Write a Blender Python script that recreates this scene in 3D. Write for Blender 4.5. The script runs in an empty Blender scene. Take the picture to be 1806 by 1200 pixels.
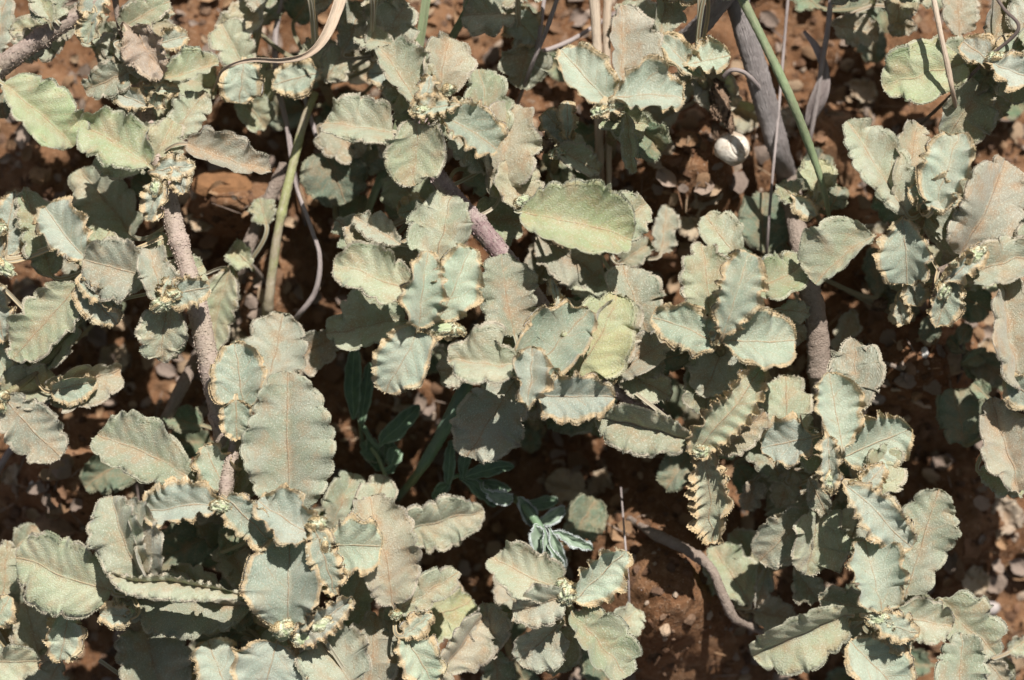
import bpy, math, random
import numpy as np
from math import radians, pi

# ------------------------------------------------------------------ camera, sky, sun
scene = bpy.context.scene
K = 1e-4            # one photo pixel at the focus height, in metres (the picture is 18 cm wide)
HC = 0.56           # camera height
ZF = 0.028          # height of the sharp plane
cam_d = bpy.data.cameras.new("camera"); cam = bpy.data.objects.new("camera", cam_d)
scene.collection.objects.link(cam); scene.camera = cam
cam.location = (0, 0, HC)
cam_d.sensor_width = 36.0
cam_d.lens = 36.0 * (HC - ZF) / (1806 * K)
cam_d.clip_start = 0.01; cam_d.clip_end = 50
cam_d.dof.use_dof = True; cam_d.dof.focus_distance = HC - ZF; cam_d.dof.aperture_fstop = 11.0

SUN_EL, SUN_AZ = radians(51), math.atan2(0.34, 0.94)      # azimuth from +Y towards +X
world = bpy.data.worlds.new("World"); scene.world = world; world.use_nodes = True
wn = world.node_tree; bg = wn.nodes["Background"]
sky = wn.nodes.new("ShaderNodeTexSky"); sky.sky_type = 'NISHITA'; sky.sun_disc = False
sky.sun_elevation = SUN_EL; sky.sun_rotation = SUN_AZ
hs = wn.nodes.new("ShaderNodeHueSaturation"); hs.inputs['Saturation'].default_value = 0.45
wn.links.new(sky.outputs[0], hs.inputs['Color']); wn.links.new(hs.outputs[0], bg.inputs[0]); bg.inputs[1].default_value = 0.05   # sky
sd = bpy.data.lights.new("sun", 'SUN'); so = bpy.data.objects.new("sun", sd); scene.collection.objects.link(so)
sd.energy = 5.0; sd.angle = radians(0.55); sd.color = (1.0, 0.965, 0.925)
so.rotation_euler = (radians(90) - SUN_EL, 0, -SUN_AZ + pi)
from mathutils import Vector, noise as mnoise
_d = Vector((math.sin(SUN_AZ)*math.cos(SUN_EL), math.cos(SUN_AZ)*math.cos(SUN_EL), math.sin(SUN_EL)))
so.rotation_euler = _d.to_track_quat('Z', 'Y').to_euler()
scene.view_settings.view_transform = 'Standard'; scene.view_settings.look = 'None'
scene.view_settings.exposure = 0.46; scene.view_settings.gamma = 1.0
scene.cycles.max_bounces = 6; scene.cycles.diffuse_bounces = 3; scene.cycles.glossy_bounces = 2
scene.cycles.transmission_bounces = 2; scene.cycles.transparent_max_bounces = 4

rng = np.random.default_rng(7)
def at(px, py, z=0.0):
    """photo pixel + height (in tenths of a millimetre) -> metres"""
    zz = z * 1e-4
    f = (HC - zz) / (HC - ZF)
    return np.array([(px - 903) * K * f, (600 - py) * K * f, zz])

# soil: hollows under the canopy, mounds where the photo shows lit soil; (px, py, rx, ry, height)
MOUNDS = [(90, 850, 110, 90, 200), (380, 345, 90, 45, 190), (1175, 1055, 135, 160, 270), (1640, 650, 130, 95, 215), (1250, 290, 130, 110, 200), (1480, 230, 50, 60, 130),
          (930, 215, 60, 40, 120), (440, 520, 60, 80, 110), (1740, 960, 90, 90, 110), (735, 690, 70, 60, 110), (1180, 420, 90, 50, 120), (1580, 420, 70, 70, 120),
          (20, 560, 60, 60, 70), (320, 60, 60, 60, 90), (20, 250, 50, 80, 90), (720, 50, 60, 60, 80), (1010, 880, 70, 60, 90), (860, 1160, 60, 50, 80), (1700, 40, 40, 40, 60)]
def ground_z(x, y):
    # height of the soil in metres
    v = Vector((x * 28, y * 28, 0.3)); h = mnoise.noise(v) * 0.004
    v = Vector((x * 95, y * 95, 1.7)); h += mnoise.noise(v) * 0.0022
    px, py = 903 + x / K, 600 - y / K; m = 0.0
    if -400 < px < 2200 and -400 < py < 1600:
        for mx, my, rx, ry, hh in MOUNDS:
            d = ((px - mx) / rx)**2 + ((py - my) / ry)**2
            if d < 9: m = max(m, hh * math.exp(-d * 0.8))
    return h + (m - 150) * K
def gpt(px, py):
    p = at(px, py, -100); return ground_z(p[0], p[1])
def footed(pts):
    # a negative height means "in the soil here"
    return [(a, b, gpt(a, b) / K + c, d) if c < 0 else (a, b, c, d) for a, b, c, d in pts]

# ------------------------------------------------------------------ materials
def nodes_of(name):
    m = bpy.data.materials.new(name); m.use_nodes = True
    nt = m.node_tree; return m, nt, nt.nodes["Principled BSDF"]
class NB:
    def __init__(s, nt): s.nt = nt
    def n(s, t, **kw):
        x = s.nt.nodes.new(t)
        for k, v in kw.items(): setattr(x, k, v)
        return x
    def put(s, sock, v):
        if isinstance(v, bpy.types.NodeSocket): s.nt.links.new(v, sock)
        elif isinstance(v, (tuple, list)) and len(v) == 3 and sock.type == 'RGBA': sock.default_value = (*v, 1)
        else: sock.default_value = v
    def math(s, op, a, b=0.0, c=0.0, clamp=False):
        x = s.n('ShaderNodeMath', operation=op, use_clamp=clamp)
        s.put(x.inputs[0], a); s.put(x.inputs[1], b); s.put(x.inputs[2], c); return x.outputs[0]
    def mix(s, f, a, b, mode='MIX'):
        x = s.n('ShaderNodeMix', data_type='RGBA', blend_type=mode)
        s.put(x.inputs[0], f); s.put(x.inputs[6], a); s.put(x.inputs[7], b); return x.outputs[2]
    def ramp(s, v, lo, hi, a=0.0, b=1.0):
        x = s.n('ShaderNodeMapRange', interpolation_type='SMOOTHSTEP')
        s.put(x.inputs[0], v); s.put(x.inputs[1], lo); s.put(x.inputs[2], hi); s.put(x.inputs[3], a); s.put(x.inputs[4], b)
        return x.outputs[0]
    def noise(s, vec, scale, detail=2.0, rough=0.5, dist=0.0):
        x = s.n('ShaderNodeTexNoise'); s.put(x.inputs['Vector'], vec)
        x.inputs['Scale'].default_value = scale; x.inputs['Detail'].default_value = detail
        x.inputs['Roughness'].default_value = rough; x.inputs['Distortion'].default_value = dist
        return x.outputs['Fac']
    def attr(s, name):
        x = s.n('ShaderNodeAttribute'); x.attribute_name = name; return x
    def bump(s, h, dist, strength=1.0, normal=None):
        x = s.n('ShaderNodeBump'); x.inputs['Strength'].default_value = strength
        x.inputs['Distance'].default_value = dist; s.put(x.inputs['Height'], h)
        if normal is not None: s.put(x.inputs['Normal'], normal)
        return x.outputs[0]

def leaf_material(name, base, base2, edge, band=0.5, rust=0.35, patch=0.12, glow=0.10, rust_col=(0.38, 0.225, 0.115), vein_col=(0.36, 0.225, 0.12), sheen=0.25, speck=0.5):
    m, nt, p = nodes_of(name); b = NB(nt)
    a = b.attr('lf'); sep = b.n('ShaderNodeSeparateXYZ'); nt.links.new(a.outputs['Vector'], sep.inputs[0])
    along, across, s = sep.outputs[0], sep.outputs[1], sep.outputs[2]
    oi = b.n('ShaderNodeObjectInfo'); rnd = oi.outputs['Random']
    off = b.n('ShaderNodeCombineXYZ'); nt.links.new(along, off.inputs[0]); nt.links.new(across, off.inputs[1])
    nt.links.new(b.math('MULTIPLY', rnd, 97.0), off.inputs[2]); v = off.outputs[0]
    big = b.noise(v, 0.22, 2, 0.5)
    col = b.mix(b.ramp(big, 0.35, 0.65), base, base2)
    # every leaf a slightly different value and hue
    hsv = b.n('ShaderNodeHueSaturation'); b.put(hsv.inputs['Color'], col)
    b.put(hsv.inputs['Value'], b.math('MULTIPLY_ADD', rnd, 0.38, 0.82))
    r2 = b.math('FRACT', b.math('MULTIPLY', rnd, 7.31))
    b.put(hsv.inputs['Saturation'], b.math('MULTIPLY_ADD', r2, 0.5, 0.75))
    b.put(hsv.inputs['Hue'], b.math('MULTIPLY_ADD', b.math('FRACT', b.math('MULTIPLY', rnd, 13.7)), 0.02, 0.49))
    col = hsv.outputs[0]
    # rusty blotches
    rn = b.noise(v, 0.35, 4, 0.6)
    col = b.mix(b.math('MULTIPLY', b.ramp(rn, 0.44, 0.72), rust), col, rust_col)
    aw = b.math('ABSOLUTE', across)
    # rusty flush along the midrib, fading outwards
    fl = b.math('MULTIPLY', b.ramp(aw, 0.0, 1.9, 1.0, 0.0), b.ramp(b.noise(v, 0.5, 3), 0.35, 0.65))
    col = b.mix(b.math('MULTIPLY', fl, rust * 0.9), col, rust_col)
    # veins: midrib + side veins running forward
    mid = b.math('MULTIPLY', b.ramp(aw, 0.03, 0.19, 1.0, 0.0), b.ramp(b.noise(v, 0.45, 3), 0.30, 0.62, 0.25, 1.0))
    wob = b.math('MULTIPLY', b.math('SUBTRACT', b.noise(v, 0.6, 2), 0.5), 0.5)
    f = b.math('FRACT', b.math('ADD', b.math('DIVIDE', b.math('SUBTRACT', along, b.math('MULTIPLY', aw, 0.85)), 2.5), wob))
    side = b.math('MULTIPLY', b.ramp(b.math('ABSOLUTE', b.math('SUBTRACT', f, 0.5)), 0.0, 0.06, 1.0, 0.0), b.ramp(s, 0.5, 0.95, 1.0, 0.0))
    col = b.mix(b.math('MULTIPLY', b.math('MULTIPLY', side, b.ramp(b.noise(v, 0.5, 2), 0.35, 0.6)), 0.45), col, vein_col)
    col = b.mix(b.math('MULTIPLY', mid, 0.72), col, vein_col)
    # fine net of veins
    net = b.n('ShaderNodeTexVoronoi', feature='DISTANCE_TO_EDGE'); b.put(net.inputs['Vector'], v); net.inputs['Scale'].default_value = 1.6
    netf = b.ramp(net.outputs['Distance'], 0.0, 0.12, 1.0, 0.0)
    col = b.mix(b.math('MULTIPLY', netf, 0.17), col, vein_col)
    # golden hairy margin
    dist = b.math('MULTIPLY', b.math('DIVIDE', aw, b.math('MAXIMUM', s, 0.04)), b.math('SUBTRACT', 1.0, s))
    en = b.math('MULTIPLY', b.math('SUBTRACT', b.noise(v, 1.3, 3), 0.5), 1.1 * band)
    ef = b.math('MULTIPLY', b.math('MULTIPLY', b.ramp(b.math('ADD', dist, en), band * 0.25, band, 1.0, 0.0), b.ramp(s, 0.3, 0.55)), b.ramp(b.noise(v, 0.4, 2), 0.32, 0.52, patch, 1.0))
    col = b.mix(b.math('MULTIPLY', ef, 0.9), col, edge)
    # star hairs: pale stipple with their sparkle painted in, and dark stipple
    n1 = b.noise(v, 4.2, 2, 0.75); n2 = b.noise(v, 5.5, 2, 0.7, 0.3)
    col = b.mix(b.math('MULTIPLY', b.ramp(n1, 0.52, 0.70), speck), col, (0.62, 0.64, 0.53))
    col = b.mix(b.math('MULTIPLY', b.ramp(n2, 0.30, 0.47, 1.0, 0.0), 0.34), col, b.mix(0.62, col, (0.03, 0.04, 0.02)))
    dots = b.n('ShaderNodeTexVoronoi'); b.put(dots.inputs['Vector'], v); dots.inputs['Scale'].default_value = 0.9
    dn = b.math('MULTIPLY', b.ramp(dots.outputs['Distance'], 0.05, 0.13, 1.0, 0.0), b.ramp(b.noise(v, 0.8, 1), 0.48, 0.6))
    col = b.mix(b.math('MULTIPLY', dn, 0.55), col, (0.16, 0.085, 0.035))
    b.put(p.inputs['Base Color'], col)
    p.inputs['Roughness'].default_value = 0.72
    p.inputs['Specular IOR Level'].default_value = 0.35
    p.inputs['Sheen Weight'].default_value = sheen; p.inputs['Sheen Roughness'].default_value = 0.4
    h = b.math('ADD', b.math('MULTIPLY', n1, 0.9), b.math('MULTIPLY', n2, 0.5))
    h = b.math('ADD', h, b.math('MULTIPLY', mid, -0.9))
    h = b.math('ADD', h, b.math('MULTIPLY', netf, -0.25))
    nrm = b.bump(h, 0.00016, 0.85); b.put(p.inputs['Normal'], nrm)
    tr = b.n('ShaderNodeBsdfTranslucent'); b.put(tr.inputs['Color'], b.mix(1.0, col, (0.75, 1.25, 0.35), 'MULTIPLY')); b.put(tr.inputs['Normal'], nrm)
    mx = b.n('ShaderNodeMixShader'); mx.inputs[0].default_value = glow
    nt.links.new(p.outputs[0], mx.inputs[1]); nt.links.new(tr.outputs[0], mx.inputs[2])
    nt.links.new(mx.outputs[0], nt.nodes['Material Output'].inputs['Surface'])
    return m

GOLD = (0.53, 0.385, 0.215)
LM = {
 'g': leaf_material('green_leaf', (0.278, 0.318, 0.192), (0.335, 0.350, 0.235), (0.42, 0.40, 0.29), 0.32, 0.46),
 'm': leaf_material('grey_green_leaf', (0.294, 0.320, 0.222), (0.350, 0.357, 0.258), (0.46, 0.40, 0.30), 0.42, 0.46),
 'r': leaf_material('rusty_leaf', (0.325, 0.318, 0.225), (0.35, 0.318, 0.23), (0.44, 0.38, 0.29), 0.35, 0.62),
 't': leaf_material('young_leaf', (0.295, 0.352, 0.268), (0.348, 0.390, 0.302), GOLD, 1.0, 0.20, speck=0.55, patch=0.7),
 'k': leaf_material('crimped_leaf', (0.33, 0.375, 0.25), (0.37, 0.385, 0.26), (0.52, 0.375, 0.205), 1.7, 0.30, speck=0.5, patch=1.0),
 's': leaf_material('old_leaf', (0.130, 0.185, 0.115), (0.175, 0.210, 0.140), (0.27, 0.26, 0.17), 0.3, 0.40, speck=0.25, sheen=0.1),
 'y': leaf_material('yellowing_leaf', (0.31, 0.335, 0.205), (0.36, 0.36, 0.195), (0.44, 0.41, 0.27), 0.3, 0.32, speck=0.4),
 'd': leaf_material('dry_leaf', (0.42, 0.33, 0.22), (0.36, 0.26, 0.165), (0.46, 0.36, 0.25), 0.4, 0.3, speck=0.3, glow=0.05),
}

def bark_material(name, c1, c2, c3, scale=900.0, bump=0.0005, stretch=(1, 1, 1), speck=0.3, rough=0.8, streak=0.0):
    """c1/c2 vary along the stem, c3 spots; 'lf' = (along mm, around mm, radius fraction)"""
    m, nt, p = nodes_of(name); b = NB(nt)
    a = b.attr('lf'); mp = b.n('ShaderNodeMapping'); nt.links.new(a.outputs['Vector'], mp.inputs[0])
    mp.inputs['Scale'].default_value = stretch; v = mp.outputs[0]
    n0 = b.noise(v, 0.25, 3, 0.6); n1 = b.noise(v, 2.2, 4, 0.65); n2 = b.noise(v, 6.0, 2, 0.6)
    col = b.mix(b.ramp(n0, 0.38, 0.62), c1, c2)
    col = b.mix(b.math('MULTIPLY', b.ramp(n1, 0.5, 0.72), 0.6), col, c3)
    col = b.mix(b.math('MULTIPLY', b.ramp(n2, 0.56, 0.74), speck), col, (0.60, 0.55, 0.47))
    col = b.mix(b.math('MULTIPLY', b.ramp(n2, 0.28, 0.42, 1.0, 0.0), 0.22), col, (0.10, 0.075, 0.055))
    col = b.mix(b.math('MULTIPLY', b.ramp(n1, 0.30, 0.44, 1.0, 0.0), 0.45), col, (c2[0]*0.35, c2[1]*0.33, c2[2]*0.3))
    b.put(p.inputs['Base Color'], col); p.inputs['Roughness'].default_value = rough
    p.inputs['Specular IOR Level'].default_value = 0.3
    h = b.math('ADD', n1, b.math('MULTIPLY', n2, 0.5))
    b.put(p.inputs['Normal'], b.bump(h, bump, 0.9)); return m

SM = {
 'fuzzy': bark_material('hairy_stem', (0.41, 0.32, 0.27), (0.37, 0.30, 0.235), (0.46, 0.37, 0.29), speck=0.4, bump=0.00022),
 'greenfuzzy': bark_material('green_hairy_stem', (0.26, 0.25, 0.13), (0.30, 0.23, 0.14), (0.36, 0.30, 0.18), speck=0.35, bump=0.00025),
 'purple': bark_material('purple_stem', (0.35, 0.28, 0.25), (0.26, 0.17, 0.17), (0.42, 0.36, 0.31), speck=0.35, bump=0.00022),
 'woody': bark_material('grey_woody_stem', (0.40, 0.36, 0.345), (0.32, 0.28, 0.265), (0.46, 0.42, 0.40), stretch=(0.12, 2.2, 1), speck=0.15, bump=0.0009),
 'brown': bark_material('brown_woody_stem', (0.33, 0.26, 0.21), (0.28, 0.215, 0.17), (0.40, 0.33, 0.27), speck=0.25, bump=0.0006),
 'straw': bark_material('straw', (0.55, 0.45, 0.34), (0.46, 0.35, 0.25), (0.30, 0.22, 0.16), stretch=(0.12, 2.5, 1), speck=0.15, bump=0.0002),
 'greythin': bark_material('grey_dry_stalk', (0.34, 0.29, 0.27), (0.25, 0.205, 0.19), (0.45, 0.39, 0.35), stretch=(0.2, 1.5, 1), speck=0.1, bump=0.0002),
 'darkthin': bark_material('dark_dry_stalk', (0.13, 0.10, 0.085), (0.10, 0.075, 0.06), (0.20, 0.16, 0.14), stretch=(0.2, 1.5, 1), speck=0.0, bump=0.0001),
 'green': bark_material('green_stalk', (0.22, 0.28, 0.15), (0.20, 0.23, 0.13), (0.34, 0.31, 0.20), stretch=(0.3, 2, 1), speck=0.12, bump=0.0001, rough=0.45),
 'yellowgreen': bark_material('yellow_green_stalk', (0.29, 0.30, 0.13), (0.30, 0.25, 0.17), (0.42, 0.38, 0.30), stretch=(0.5, 1, 1), speck=0.3, bump=0.0001, rough=0.55),
 'bluegreen': bark_material('blue_green_stalk', (0.17, 0.26, 0.14), (0.14, 0.20, 0.15), (0.22, 0.27, 0.19), stretch=(0.15, 1, 1), speck=0.0, bump=0.0001, rough=0.4),
}

def simple_material(name, c1, c2, scale, bump=0.0003, rough=0.8, spec=0.3, attr=False):
    m, nt, p = nodes_of(name); b = NB(nt)
    tc = b.n('ShaderNodeTexCoord').outputs['Object']
    n0 = b.noise(tc, scale, 4, 0.6); n1 = b.noise(tc, scale * 5, 3, 0.6)
    c = b.mix(b.ramp(n0, 0.35, 0.65), c1, c2)
    if attr:
        a = b.attr('tone'); c = b.mix(0.8, c, a.outputs['Color'])
        c = b.mix(b.ramp(n1, 0.3, 0.7, 0.0, 0.5), c, b.mix(0.5, c, (0.02, 0.012, 0.008)))
    else:
        c = b.mix(b.ramp(n1, 0.4, 0.7, 0.0, 0.35), c, (c1[0]*0.5, c1[1]*0.5, c1[2]*0.5))
    b.put(p.inputs['Base Color'], c); p.inputs['Roughness'].default_value = rough
    p.inputs['Specular IOR Level'].default_value = spec
    b.put(p.inputs['Normal'], b.bump(b.math('ADD', n0, n1), bump, 0.8)); return m

def bud_material():
    m, nt, p = nodes_of('bud'); b = NB(nt)
    a = b.attr('lf'); sep = b.n('ShaderNodeSeparateXYZ'); nt.links.new(a.outputs['Vector'], sep.inputs[0])
    tc = b.n('ShaderNodeTexCoord').outputs['Object']
    n1 = b.noise(tc, 3500, 3, 0.6)
    c = b.mix(b.ramp(sep.outputs[2], 0.25, 0.75), (0.34, 0.39, 0.22), (0.58, 0.58, 0.42))
    c = b.mix(b.math('MULTIPLY', b.ramp(b.math('ADD', sep.outputs[2], b.math('MULTIPLY', n1, 0.4)), 0.95, 1.2), 0.8), c, (0.54, 0.40, 0.20))
    c = b.mix(b.math('MULTIPLY', b.ramp(n1, 0.55, 0.7), 0.4), c, (0.66, 0.64, 0.5))
    b.put(p.inputs['Base Color'], c); p.inputs['Roughness'].default_value = 0.7
    b.put(p.inputs['Normal'], b.bump(n1, 0.0002, 0.8)); return m
BUD = bud_material()

# ------------------------------------------------------------------ mesh helpers
def make_obj(name, verts, quads, tris, mat, parent=None, lf=None, tone=None, origin=None, smooth=True):
    """verts in world metres; the object's origin is moved to `origin`"""
    verts = np.asarray(verts, dtype=np.float64)
    if origin is None: origin = verts.mean(axis=0)
    origin = np.asarray(origin, float)
    me = bpy.data.meshes.new(name)
    nq = len(quads); ntr = len(tris)
    me.vertices.add(len(verts)); me.vertices.foreach_set('co', (verts - origin).astype(np.float32).ravel())
    me.loops.add(nq * 4 + ntr * 3)
    idx = np.concatenate([np.asarray(quads, dtype=np.int32).ravel() if nq else np.zeros(0, np.int32),
                          np.asarray(tris, dtype=np.int32).ravel() if ntr else np.zeros(0, np.int32)])
    me.loops.foreach_set('vertex_index', idx)
    me.polygons.add(nq + ntr)
    st = np.concatenate([np.arange(nq) * 4, nq * 4 + np.arange(ntr) * 3]).astype(np.int32)
    me.polygons.foreach_set('loop_start', st)
    me.update(calc_edges=True)
    sm = np.full(nq + ntr, smooth, dtype=bool)
    if nq and ntr and lf is not None: sm[nq:] = False      # hairs are faceted
    me.polygons.foreach_set('use_smooth', sm)
    if lf is not None:
        at_ = me.attributes.new('lf', 'FLOAT_VECTOR', 'POINT'); at_.data.foreach_set('vector', np.asarray(lf, np.float32).ravel())
    if tone is not None:
        at_ = me.attributes.new('tone', 'FLOAT_COLOR', 'POINT')
        at_.data.foreach_set('color', np.concatenate([tone, np.ones((len(tone), 1))], axis=1).astype(np.float32).ravel())
    me.materials.append(mat)
    ob = bpy.data.objects.new(name, me); scene.collection.objects.link(ob)
    if parent is not None:
        ob.parent = parent; ob.location = origin - np.array(parent.location)
    else: ob.location = origin
    return ob

def tag(o, label, cat=None, group=None, kind=None):
    if label: o['label'] = label
    if cat: o['category'] = cat
    if group: o['group'] = group
    if kind: o['kind'] = kind
    return o
def empty(name, loc):
    o = bpy.data.objects.new(name, None); scene.collection.objects.link(o)
    o.location = loc; o.empty_display_size = 0.005; return o

def catmull(P, n):
    P = np.asarray(P, float)
    if len(P) == 2: return P[0] + (P[1] - P[0]) * np.linspace(0, 1, n)[:, None]
    Q = np.vstack([2 * P[0] - P[1], P, 2 * P[-1] - P[-2]])
    segs = len(P) - 1; out = []
    L = np.linalg.norm(np.diff(P[:, :3], axis=0), axis=1); cum = np.concatenate([[0], np.cumsum(L)]) / L.sum()
    for t in np.linspace(0, 1, n):
        k = min(np.searchsorted(cum, t, side='right') - 1, segs - 1); k = max(k, 0)
        u = (t - cum[k]) / max(cum[k + 1] - cum[k], 1e-9)
        p0, p1, p2, p3 = Q[k], Q[k + 1], Q[k + 2], Q[k + 3]
        out.append(0.5 * ((2 * p1) + (-p0 + p2) * u + (2*p0 - 5*p1 + 4*p2 - p3) * u*u + (-p0 + 3*p1 - 3*p2 + p3) * u**3))
    return np.array(out)

def norm(a): return a / np.maximum(np.linalg.norm(a, axis=-1, keepdims=True), 1e-12)

def smooth_noise(r, n, amp, k):
    """n samples of 1-D noise made of k random sines"""
    t = np.linspace(0, 1, n); o = np.zeros(n)
    for j in range(1, k + 1): o += r.normal() / j**0.5 * np.sin(2*pi*(j*t*1.3 + r.random()))
    return amp * o

# ------------------------------------------------------------------ leaf
NV = 8
KIND = {  # ruffle px, lobe length px, lobe depth px, hair px
 'g': (2.4, 28, 10.5, 1.7), 'm': (3.0, 27, 11.0, 1.9), 'r': (2.4, 28, 10.0, 1.7), 't': (6.8, 25, 4.0, 2.0),
 'k': (9.0, 27, 1.0, 2.6), 's': (1.0, 26, 7.0, 2.2), 'y': (0.8, 34, 4.0, 2.8), 'd': (4.0, 24, 7.0, 2.0)}
def leaf_mesh(name, base, tip, bend, wl, wr, kind, attach, seed, ruf=None, fold=17, arch=None, widest=None, droop=None, parent=None, down=(1, 1)):
    r = np.random.default_rng(seed)
    A, lam, scal, hair = KIND[kind]; fold = fold + r.uniform(-8, 14)
    if ruf is not None: A = ruf
    U = K
    base = np.asarray(base); tip = np.asarray(tip)
    L = np.linalg.norm((tip - base)[:2]) / U
    big = max(wl, wr)
    if min(L, 2*big) < 55: A *= 0.6; lam *= 0.75
    nu = int(np.clip(L * 0.8, 36, 150)); npet = 7
    t = np.linspace(0, 1, nu); t = 0.6 * t + 0.4 * (1 - np.cos(pi * t)) / 2
    d = norm((tip - base) * np.array([1, 1, 0])); left = np.array([-d[1], d[0], 0.0])
    mid = (base + tip) / 2 + left * bend * U * 2
    tt = t[:, None]
    path = (1-tt)**2 * base + 2*tt*(1-tt) * mid + tt**2 * tip
    if arch is None: arch = r.uniform(-0.03, 0.15)
    path[:, 2] += arch * L * U * 4 * t * (1 - t)
    path[:, :2] += (left[None, :2] * smooth_noise(r, nu, L * 0.008 * U, 3)[:, None])
    if attach is None: attach = base - d * 12 * U - np.array([0, 0, 20 * U])
    attach = np.asarray(attach, float)
    q = np.linspace(0, 1, npet + 1)[:-1, None]
    c = base - (path[2] - path[0]) / np.linalg.norm(path[2] - path[0]) * min(0.5 * np.linalg.norm(attach - base), 25 * U)
    pet = (1-q)**2 * attach + 2*q*(1-q) * c + q**2 * base
    P = np.vstack([pet, path]); n = len(P)
    T = norm(np.gradient(P, axis=0))
    lat = norm(np.stack([-T[:, 1], T[:, 0], np.zeros(n)], 1) + 0.25 * left)
    lat = norm(lat - T * (lat * T).sum(1, keepdims=True))
    N = np.cross(T, lat); flip = N[:, 2] < 0; N[flip] *= -1
    tl = np.concatenate([np.zeros(npet), t])
    wm = widest if widest else r.uniform(0.40, 0.58)
    pw = math.log(0.5) / math.log(wm)
    q_ = r.uniform(0.41, 0.55) if kind not in 'kwv' else (0.32 if kind == 'k' else 0.6)
    prof = np.maximum(np.sin(pi * np.clip(t, 0, 1)**pw), 0)**q_
    prof = np.maximum(prof, 0.02)
    s = np.linspace(0, 1, NV + 1)
    W = big / math.cos(radians(fold))
    al = tl * L
    halfs = []; lfs = []
    und = [r.normal(size=4) for _ in range(3)]
    ph0 = r.uniform(0, 6.28)
    for side, w in ((1, wl), (-1, wr)):
        Wt = min(W, w * 2.0)
        ang = math.acos(min(1, w / Wt)); sgn = down[0] if side == 1 else down[1]
        curl = r.uniform(-0.65, 0.8) + (1.4 if kind == 'k' else 0.25 if kind == 't' else 0)
        a = sgn * ang + curl * (s - 0.5)
        ca = np.concatenate([[0], np.cumsum(np.cos((a[1:] + a[:-1]) / 2))]) / NV
        sa = np.concatenate([[0], np.cumsum(np.sin((a[1:] + a[:-1]) / 2))]) / NV
        k = w / max(ca[-1] * Wt, 1e-6); 
        ph = r.uniform(0, 6.28)
        warp = smooth_noise(r, nu, 0.45, 2); low = smooth_noise(r, nu, 0.055, 3); asym = r.uniform(-0.12, 0.12)
        lamv = lam * r.uniform(0.85, 1.25)
        phase = pi * t * L / lamv + ph + warp * 1.6
        cut = scal * min(1, big / 30) * (1 - np.abs(np.sin(phase))**0.72) * np.clip(t * 5, 0, 1) * np.clip(1 + smooth_noise(r, nu, 0.3, 3), 0.3, 1.8) * U
        half = np.maximum(prof * (1 + low + asym * (t - 0.5)) * (Wt * 1.13 + 2) * U - cut, 0.4 * prof * Wt * U)
        half = np.concatenate([np.full(npet, 3.2 * U), np.maximum(half, 3.2 * U * (1 - np.clip(t * 8, 0, 1)))])
        O = lat[:, None, :] * side * (half[:, None] * ca[None])[:, :, None] * k + N[:, None, :] * (half[:, None] * sa[None])[:, :, None] * k
        # ruffle
        leafy = np.concatenate([np.zeros(npet), np.clip(t * 8, 0, 1) * np.clip((1 - t) * 10, 0.25, 1)])
        am = A * (1 + smooth_noise(r, nu, 0.28, 4)); am = np.concatenate([np.zeros(npet), am])
        phf = np.concatenate([np.zeros(npet), phase])
        env = s**4.0 if kind in 'gmrsy' else (s**2.8 if kind != 'k' else s**1.7)
        wave = np.sin(2 * phf)[:, None] * env[None]
        latw = np.cos(2 * phf + 0.6)[:, None] * (s**(4 if kind != 'k' else 2))[None]
        fr = (am * leafy * U)[:, None]
        # slow undulation + quilting between the side veins
        X = (al / max(L, 1))[:, None]; S = s[None] * side
        un = sum(u[0] * np.sin(2*pi*(X*(0.7 + 0.5*abs(u[1])) + S*0.35*u[2]) + u[3]*3) for u in und) * 0.014 * big * U * 1.6
        bw = r.uniform(55, 95); bp = r.uniform(0, 6.28)
        bph = 2 * pi * al / bw + bp + np.concatenate([np.zeros(npet), warp]) * 1.5
        broad = np.sin(bph)[:, None] * (s**1.7)[None] * min(big, 55) * (0.125 if kind in 'gmrsyt' else 0.03) * U * r.uniform(0.6, 1.5)
        un = un + broad
        fv = (al[:, None] / 25.0 - 0.85 * (half[:, None] / U * s[None]) / 25.0)
        quilt = np.cos(2 * pi * fv) * 1.5 * U * (s * (1 - s) * 4)[None]
        Oz = N[:, None, :] * ((wave * fr + (un * (0.3 + s[None]) + quilt) * leafy[:, None]))[:, :, None]
        Ol = lat[:, None, :] * side * (latw * fr * (1.0 if kind == 'k' else 0.8 if kind == 't' else 0.6 if kind == 'd' else 0.3))[:, :, None]
        Q = P[:, None, :] + O + Oz + Ol
        # rolled margin: two more rings below the edge
        outd = norm(Q[:, -1] - Q[:, -2]); dn = -N
        e = np.concatenate([np.full(npet, 1.0), np.full(nu, 2.6)])[:, None] * U
        if kind in 'tk': e = e * (1.6 if kind == 't' else 2.5)
        e = e * (1 + smooth_noise(r, n, 0.15, 5))[:, None]
        R1 = Q[:, -1] + outd * e * 0.95 + dn * e * 0.55
        R2 = Q[:, -1] - outd * e * 0.3 + dn * e * 1.5
        Q = np.concatenate([Q, R1[:, None], R2[:, None]], axis=1)
        halfs.append(Q)
        acr = np.concatenate([(half[:, None] * s[None] / U * 0.1 * side), (half[:, None] / U * 0.1 * side) * np.ones((1, 2))], axis=1)
        sv = np.concatenate([s, [1.08, 1.12]])
        lfs.append(np.stack([np.repeat((al * 0.1)[:, None], NV + 3, 1), acr, np.repeat(sv[None], n, 0)], -1))
    cols = NV + 3
    V = []; F = []; LFv = []
    # shared midrib column: left side columns 0.., right side columns 1..
    Vl = halfs[0].reshape(-1, 3); Vr = halfs[1][:, 1:].reshape(-1, 3)
    V = np.vstack([Vl, Vr]); LFv = np.vstack([lfs[0].reshape(-1, 3), lfs[1][:, 1:].reshape(-1, 3)])
    il = np.arange(n * cols).reshape(n, cols)
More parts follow.
